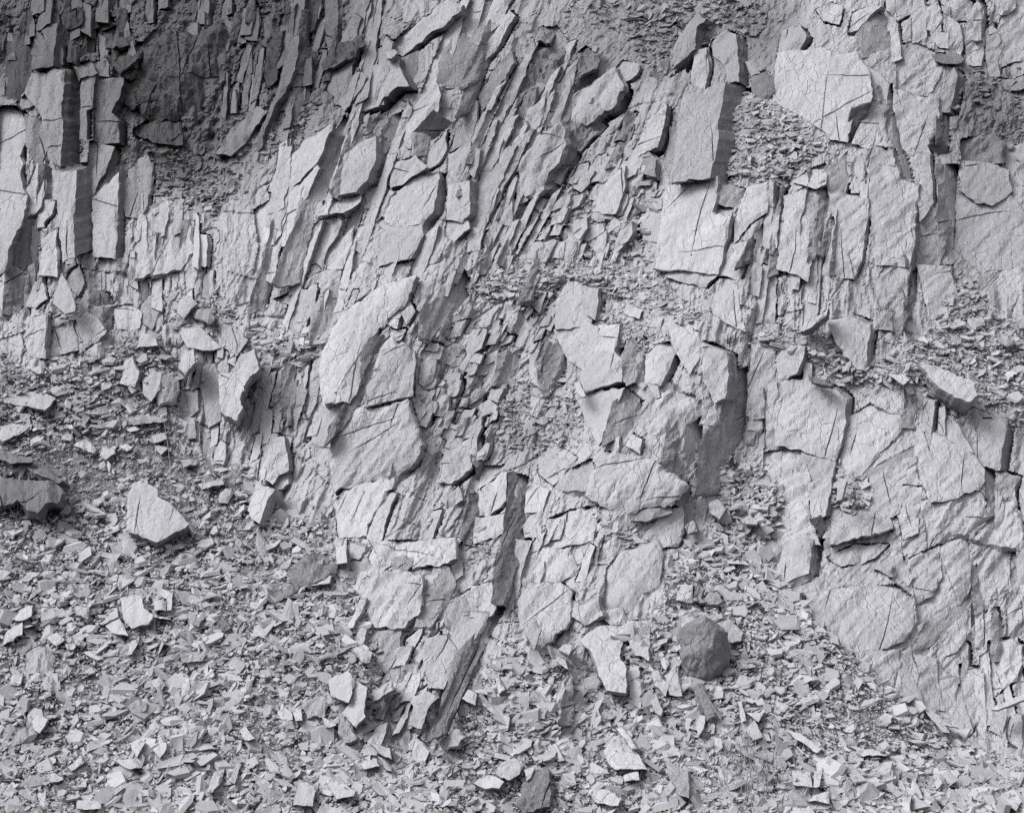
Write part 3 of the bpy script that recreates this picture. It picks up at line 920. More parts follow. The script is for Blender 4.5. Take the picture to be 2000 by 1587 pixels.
L l.2 s15,5:100,1230 180,1150 180,1230 130,1260
R mm l.15:160,580 190,540 230,560 200,750 150,870
L mm l.15 s12,0:200,870 230,700 260,640 280,700 250,850 220,920
L mm l.15 s12,0:290,830 310,700 360,600 340,760 300,850
F l.16:320,1030 420,1040 410,1130 340,1100
L s30,0 l.2:960,650 970,520 1050,520 1030,620 980,660
L l.2 s15,10:970,480 1000,440 1090,440 1070,500 990,510
L s40,10 l.22:1230,440 1270,340 1340,340 1310,440 1250,480
R mm l.16 r.5:970,270 1010,200 1110,110 1200,0 1250,60 1230,150 1130,260 1010,400 960,390
R mm l.4:1440,490 1497,470 1540,500 1510,660 1390,660
L l.2:1340,510 1430,490 1390,640 1330,640
L mm l.16 s20,10:1170,780 1290,690 1350,690 1250,770
L l.16 s25,10:1310,790 1360,750 1400,790 1390,810 1330,830
L l.18 s30,0:1380,690 1440,690 1410,760 1370,740
F s45,15 l.2 r.8:1060,1220 1110,1060 1190,1010 1290,950 1280,1050 1240,1150 1140,1230
R md l.2:1280,1060 1330,980 1320,1160 1300,1200
R md l.22:1170,1080 1190,1070 1150,1220 1130,1210
L l.18 s15,10:1090,1340 1180,1250 1200,1320 1110,1360
F l.2 s20,10 r.8:1010,1400 1080,1390 1060,1470
F s42,5 l.22 r.6:1290,1420 1330,1270 1440,1180 1460,1180 1450,1330 1360,1410
U l.2 s10,5:1320,1140 1440,1135 1350,1220 1310,1250
R md l.45:1270,1260 1300,1290 1290,1400 1270,1587 1210,1587 1240,1400
F l.2 r.6 s15,10:1280,1440 1380,1430 1490,1410 1497,1500 1280,1580
#B2
F l.26 r.5:330,60 400,75 420,200 460,280 440,310 260,330 260,180
F s45,20 l.3 r.5:410,80 500,100 490,200 480,270 440,240
F l.26 r.5 s10,10:250,340 440,305 500,330 480,440 430,530 420,570 330,500
L s50,30 l.3 r.5:510,315 620,310 600,400 590,465 480,470
F s60,40 l.28 r.7:450,480 590,470 640,520 630,630 540,650 430,700 400,640 430,560
R mm l.2 r.6:640,520 710,370 790,380 770,640 680,650
F s60,-10 l.28 r.7 b.04:780,640 790,480 850,430 960,450 910,540 860,650
F l.24 s10,10:670,180 760,230 740,270 660,230
F l.22 s10,10:760,230 880,270 860,330 790,290
F l.2 r.8:900,280 1000,330 1080,360 1095,480 1040,590 960,460
F s60,10 l.25 r.6 mpe:1110,410 1250,480 1260,600 1240,730 1190,760 1130,620
R mm l.14 r.4:1260,620 1370,560 1390,700 1340,980 1290,1050 1200,1290 1090,1290 1110,1000 1210,880 1220,760
F l.24:1140,740 1220,780 1200,890 1110,880
F l.28 r.7 s10,10:400,770 520,690 650,680 600,760 570,860 500,1000 440,880
R mm l.24 r.5:600,760 680,690 760,760 740,850 670,950 540,1000 570,870
F l.28 r1.6 b.06:750,860 830,750 900,690 1060,730 1090,800 1030,850 950,930 860,970 740,890
R mm l.22 r1.5:1000,870 1100,760 1110,1000 1090,1080 980,1190 900,1100 950,950
F l.16 r1 b.12:440,1290 480,1150 600,1040 690,1060 830,1090 960,1190 1030,1240 930,1350 780,1350 680,1400 540,1350
L l.3 s15,5:540,1040 620,970 610,1040
L l.3 s20,10:670,1010 700,950 750,980 740,1050
R mm l.45:160,500 170,430 310,400 320,440 300,660 200,720 170,680
L l.4 d.3:105,500 160,420 160,680 110,640
U mm l.24 s10,20:700,1440 830,1360 920,1350 930,1400 780,1440
F l.24 r.7 s15,5:720,1587 800,1520 930,1400 990,1380 1000,1520 960,1587
R mm l.24:940,1340 1030,1240 1040,1300 990,1380
F l.2 s10,15:160,1000 210,990 370,1080 290,1170 230,1230 160,1170
U mm l.24 s10,15 r1.5:240,1240 310,1180 460,1100 470,1140 430,1270 280,1260
#P
R md l.6 r.4:998,922 1030,932 1022,1050 1005,1130 988,1180 965,1170 972,1110 988,1050 996,980
R md l.7 r.4:968,1165 988,1182 935,1275 905,1345 872,1425 840,1440 862,1385 880,1330 897,1275 925,1245 952,1190
#B2
F l.22 r.4 s12,5:90,1290 150,1250 210,1280 170,1390 80,1400
F l.22 r.4 s8,5:70,1480 100,1440 180,1400 160,1540 80,1540
F s28,0 l.2 r1.5:210,1450 330,1400 500,1370 480,1440 460,1587 200,1587
F l.16 r.8 s10,5:1390,680 1410,430 1450,420 1530,440 1530,880 1380,830
L mm l.2 s10,5:1380,870 1420,920 1410,1000 1370,990
F l.2 r.6 s20,15:900,20 960,40 1130,75 1200,0 1000,-20
F l.16 r.7:1170,230 1190,140 1270,60 1310,80 1320,200 1360,340 1280,300
L l.16 s15,10:110,170 130,90 190,120 160,230
L l.16 s15,10:20,200 60,130 110,100 60,180
L l.16 s12,10:60,220 110,180 110,220 80,260
R mm l.14:190,190 250,140 250,320 190,290
#B3
F l.18 r.9 s15,0:640,60 700,-40 830,-40 800,150 790,290 760,400 720,330 650,180
R md l.18:820,-40 860,-40 860,170 830,260 800,340
F l.26 r.9 s15,0:880,0 1060,0 1100,150 1165,390 1140,430 980,400 960,280 920,150
F s48,-5 l.34 r.4:345,290 480,270 590,310 570,460 570,570 530,560 400,400
L s45,20 l.26 r.5:60,500 100,440 210,440 190,520 160,590 60,640
F l.2:630,230 720,240 730,330 620,330
L l.22 s15,5:0,310 60,310 50,370 0,370
F s46,-10 l.28 r.6 mpe:50,640 200,640 400,700 450,750 440,900 390,1090 200,1030 50,1000
L l.22 s10,0:0,640 45,640 45,1000 0,1040
F l.27 r.8 s20,5:200,1040 385,1095 370,1200 250,1215 180,1150
F s52,0 l.27 r.7:240,1225 365,1205 330,1420 260,1450
F l.18 r1.1:0,1060 180,1040 240,1220 240,1440 300,1587 0,1587
D md l.3:255,1450 310,1430 330,1500 310,1560
F l.14 r.7 b.05:480,850 600,780 760,830 770,920 700,1000 540,1170 500,1190 430,1130 450,1000
G mm l.12 r.8:530,1200 700,1110 860,1020 830,1080 720,1130 560,1210
F l.2:640,680 790,670 790,830 640,780
G mm l.2:790,690 860,740 860,900 780,900
L s30,0 l.22 r.5:910,820 920,740 970,760 950,930 900,920
L l.2 s20,0 r.5:1000,940 1010,800 1030,790 1030,940
F l.16 r.5:1030,830 1080,850 1200,1060 1060,970
F l.2 r.8 s10,15:600,1200 770,1110 860,1090 900,1240 780,1230 760,1400 700,1420 590,1400 610,1280
U l.25 s5,22 r.8:380,1390 520,1360 700,1420 720,1490 600,1520 370,1580
F l.18 r.8 s10,5:780,1260 890,1260 870,1520 790,1560 760,1400
F l.2 r.6 s10,10 b.04:880,930 960,940 1200,1060 1260,1150 1240,1250 1100,1310 960,1330 900,1220 870,1050
F s50,10 l.2 r.6:1180,1060 1250,860 1390,870 1370,1000 1350,1150 1260,1130
R mm l.2:1260,1140 1330,1180 1310,1330 1260,1250
F s30,0 l.2 mm:1340,1160 1450,1200 1420,1320 1330,1300
F l.16 r1.6 b.05:900,1340 1100,1310 1240,1260 1300,1400 1150,1520 1000,1500 940,1587
F l.16 r1.6 s15,10:1270,1500 1330,1370 1430,1330 1470,1450 1497,1587 1200,1587
F l.12 s15,5:1430,600 1530,610 1530,700 1440,690
L mm l.22 r1.6 s10,25:1280,790 1400,740 1480,810 1440,880 1330,850
#C1
F l.18 r1 s15,10:700,0 1160,0 1160,80 1090,110 1040,130 920,140 900,90 800,100 690,200 660,190 720,80
F l.26 r1.2 s10,25:610,250 690,210 840,170 960,200 950,400 860,480 700,490 640,380
G mm l.26 s10,15:800,95 910,95 915,130 840,190
F mm l.24 s20,10 r.7:960,380 1000,260 1040,150 1120,150 1140,250 1080,380 1010,490 940,480
L l.24 s12,8:1120,120 1200,100 1200,180 1150,240
F mm l.24:1110,470 1120,400 1200,320 1280,350 1290,430 1180,520 1120,490
F l.28 r.8:1260,430 1270,260 1380,250 1400,180 1440,90 1470,160 1380,420 1340,430
F l.34 r.5 s25,5:1000,560 1110,550 1170,640 1130,740 1090,850 1010,840 980,650
F l.3 r.8:1220,430 1340,420 1280,560 1180,640 1150,560
F l.32 r.6:900,920 1000,880 1060,900 1000,960 960,1080 900,1060 930,960
F mm l.26 r1.2:680,590 720,520 840,510 830,600 780,780 720,720
L l.28 s25,10:870,560 960,500 930,560 900,610 850,610
L l.26 s30,0:820,640 900,610 860,710 800,730
F mm l.26 r1.3:840,760 930,720 950,830 870,930 840,880
F mm l.26 s12,0:700,960 770,990 770,1140 710,1080
F mm l.26 r1.6:780,1060 900,1070 880,1200 830,1230 790,1150
L l.28 s15,5:920,1230 940,1150 1000,1220 980,1290 920,1260
L l.2 r1.4 s15,10:540,0 620,20 590,90 540,80
L mm l.18 r1.4:560,120 640,100 690,200 640,240 590,200
#C2
F l.24 r.7 s8,5:0,0 110,0 60,130 30,290 0,400
F l.24 r1.1 b.06:80,100 200,20 330,40 370,130 360,170 250,230 130,210 70,200
F l.3 r.8 s18,12:40,350 100,260 280,240 345,290 330,450 230,570 140,640 60,480
F l.24 r.5 b.1:560,160 640,60 850,-10 880,60 860,240 760,290 700,400 610,400 530,440 550,300
F l.26 s10,10:540,440 560,400 640,390 680,450 580,470
U l.22 r.6 s10,15:410,560 500,500 780,460 790,500 795,680 730,640 690,560 640,560 620,660 660,750 660,870 560,850 500,700
L l.2 s10,5:680,760 740,820 745,950 690,920
R mm l.26:310,900 350,740 440,740 420,900 340,1060 280,1040
L l.26 s5,0:270,900 340,750 330,880 280,1000
L l.2 s20,10:350,430 370,360 430,370 500,330 520,420 420,470
#C3
F s62,15 l.26 r.7:40,200 100,30 170,-10 260,-10 230,180 160,200 80,250
D mm l.22:80,250 230,180 240,230 130,270
F l.2 s10,5:110,300 220,290 210,350 150,350
F l.18 s8,15:350,90 500,0 700,-10 620,80 430,130
F l.1 r.6 b.05:230,300 400,280 500,265 750,260 840,330 850,470 790,560 600,640 400,620 300,510 230,400
F l.2 s8,8:620,150 770,70 840,200 820,240 720,190
R mm l.24:720,190 770,75 790,100 745,205
F l.18 r.7:500,640 760,640 770,700 740,860 600,770
F l.22 r.5 s12,0:750,880 790,640 830,620 870,790 900,960
F l.18 r1.3 s15,5:830,100 1000,20 1010,200 960,300 870,350
F l.2 r.9 b.07:1010,30 1160,0 1200,200 1130,340 1010,430 890,490 870,370 1000,260
G mm l.1 r.9:890,490 1020,430 1180,250 1190,330 1080,480 960,600 890,620
F l.24 r.7 s12,5:1000,650 1060,520 1165,400 1170,520 1100,630 1000,680
F l.2 r.6 s10,5:860,660 980,690 990,800 890,790
F l.2 r.6 s12,5:880,800 990,800 1030,980 910,950
F l.22 r.6 s15,0:1100,840 1130,850 1190,1100 1120,1170 1060,1120
F l.2 r.7 s8,0:1000,810 1090,800 1100,1060 1030,1000
F l.18 r1.2 s15,0:1120,720 1250,740 1250,1000 1200,1080 1160,990
F l.14 r1.7 s10,10:1200,190 1300,0 1400,0 1420,250 1280,380 1190,500
F l.16 r1.6 s15,0:1290,590 1420,560 1480,600 1450,800 1320,900 1300,700
F l.14 r1.6 s10,5:1430,0 1540,0 1540,560 1400,540 1420,300
L mm l.24 s12,0:1300,1090 1320,990 1390,1010 1370,1130
L l.24 s12,0:1410,1010 1475,1010 1475,1190 1410,1150
"""
NPART = {0: 0, 1: 0, 2: 0, 3: 0}
QUEUE = []
def add_slab(pts, seed, slack=.35, **o):
    QUEUE.append((pts, seed, o))
    cap_with(pts, seed=seed, slack=slack, **o)

_tile, _n = None, 0
for line in SLABS.strip().splitlines():
    if line[0] == '#': _tile = line[1:]; continue
    head, pts = line.split(':')
    _n += 1
    add_slab(grow(photo(_tile, pts), 3.5), _n, **opts(head.split()))

# fractured ribs and blocks between the large slabs
FILL = [  # outline, how many, width range, length range (photo px), kinds, material, roughness
 ('560,80 1000,10 1020,520 480,560', 90, 14, 36, 90, 260, 'LLLLR', 'p'),
 ('820,620 1000,640 960,900 830,860', 130, 13, 26, 18, 44, 'LLLLF', 'p'),
 ('250,380 380,400 420,620 260,620', 40, 11, 22, 40, 100, 'LLFR', 'p'),
 ('900,200 1100,60 1090,520 940,520', 60, 11, 24, 70, 220, 'LLLR', 'p'),
 ('1090,300 1290,300 1280,500 1090,500', 90, 18, 36, 26, 60, 'LLF', 'p'),
 ('0,-20 280,-20 260,120 0,130', 75, 10, 30, 26, 90, 'LLRR', 'p'),
 ('380,680 640,660 620,960 400,900', 56, 10, 22, 36, 110, 'LLFR', 'p'),
 ('650,1000 920,1000 900,1440 720,1440', 44, 12, 30, 34, 100, 'LLF', 'p'),
 ('1880,1000 2040,1000 2040,1420 1880,1400', 34, 12, 28, 60, 130, 'LFR', 'p'),
 ('1430,380 1680,410 1700,620 1480,600', 34, 13, 30, 60, 190, 'LLFR', 'p'),
 ('1000,560 1080,540 1080,650 1000,660', 20, 12, 24, 20, 44, 'LLF', 'p'),
 ('1700,0 2040,0 2040,120 1700,100', 22, 14, 34, 40, 110, 'LFF', 'p'),
 ('960,460 1290,500 1280,530 960,530', 34, 10, 24, 18, 44, 'LLF', 'p'),
 ('1020,900 1190,900 1180,1200 1020,1200', 24, 12, 26, 30, 80, 'LLF', 'p'),
 ('280,-10 520,-10 480,100 280,90', 36, 10, 26, 20, 70, 'LLR', 'p'),
 ('1000,200 1300,120 1290,300 1020,330', 24, 16, 36, 36, 100, 'LLF', 's'),
 ('520,-10 740,-10 640,200 520,280', 40, 10, 28, 40, 120, 'LLR', 'p'),
 ('560,560 900,520 860,620 600,680', 24, 10, 24, 30, 80, 'LLF', 'p'),
 ('1460,650 1640,760 1560,1000 1460,880', 18, 12, 28, 26, 80, 'LF', 'p'),
 ('0,420 120,400 130,600 0,600', 14, 10, 20, 40, 100, 'LR', 'p'),
 ('400,170 500,60 520,240 360,230', 30, 6, 14, 40, 100, 'LL', 'p'),
]
for poly, cnt, w0, w1, l0, l1, kinds, mt in FILL:
    q = sample_poly(P(poly), int(cnt * (.45 if mt == 'p' else .3)))
    for (x, y) in q:
        _n += 1
        w, l = R2.uniform(w0, w1), R2.uniform(l0, l1)
        a = x
        for _ in range(8): a = .5 * a + .5 * (x + (y - 793) * lean(a))
        k = float(lean(a)) + R2.gauss(0, .06)
        ax = np.array([k, -1.0]); ax /= np.linalg.norm(ax)
        pr = np.array([1.0, R2.uniform(-.5, .35)])
        c = np.array([x, y])
        ps = []
        for u, v in ((-.5, -.5), (.5, -.5 + R2.uniform(-.1, .1)), (.5, R2.uniform(-.1, .2)), (.5 - R2.uniform(0, .35), .5), (-.5 + R2.uniform(0, .3), .5 + R2.uniform(-.15, .1)), (-.5, R2.uniform(-.2, .2))):
            ps.append(tuple(c + pr * u * w + ax * v * l))
        nk = R2.choice(kinds)
        m_ = mt if nk != 'R' else ('m' if mt == 'p' else 'd')  # right-facing blocks get a darker rock: joint stain and painted shade
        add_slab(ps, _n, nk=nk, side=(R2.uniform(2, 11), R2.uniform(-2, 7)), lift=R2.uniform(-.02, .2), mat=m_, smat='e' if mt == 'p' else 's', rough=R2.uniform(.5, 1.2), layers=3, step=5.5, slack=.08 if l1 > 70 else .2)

build_face()
for pts, seed, o in QUEUE:
    r = slab_mesh('rock_slab', pts, seed=seed, **o)
    if not r: continue
    me, P0, c = r
    k = int(face_key(c[0], c[1]))
    if NPART[k] >= 299: continue
    NPART[k] += 1
    obj('rock_slab', me, FACES[k], P0)
print('slabs per face', NPART)

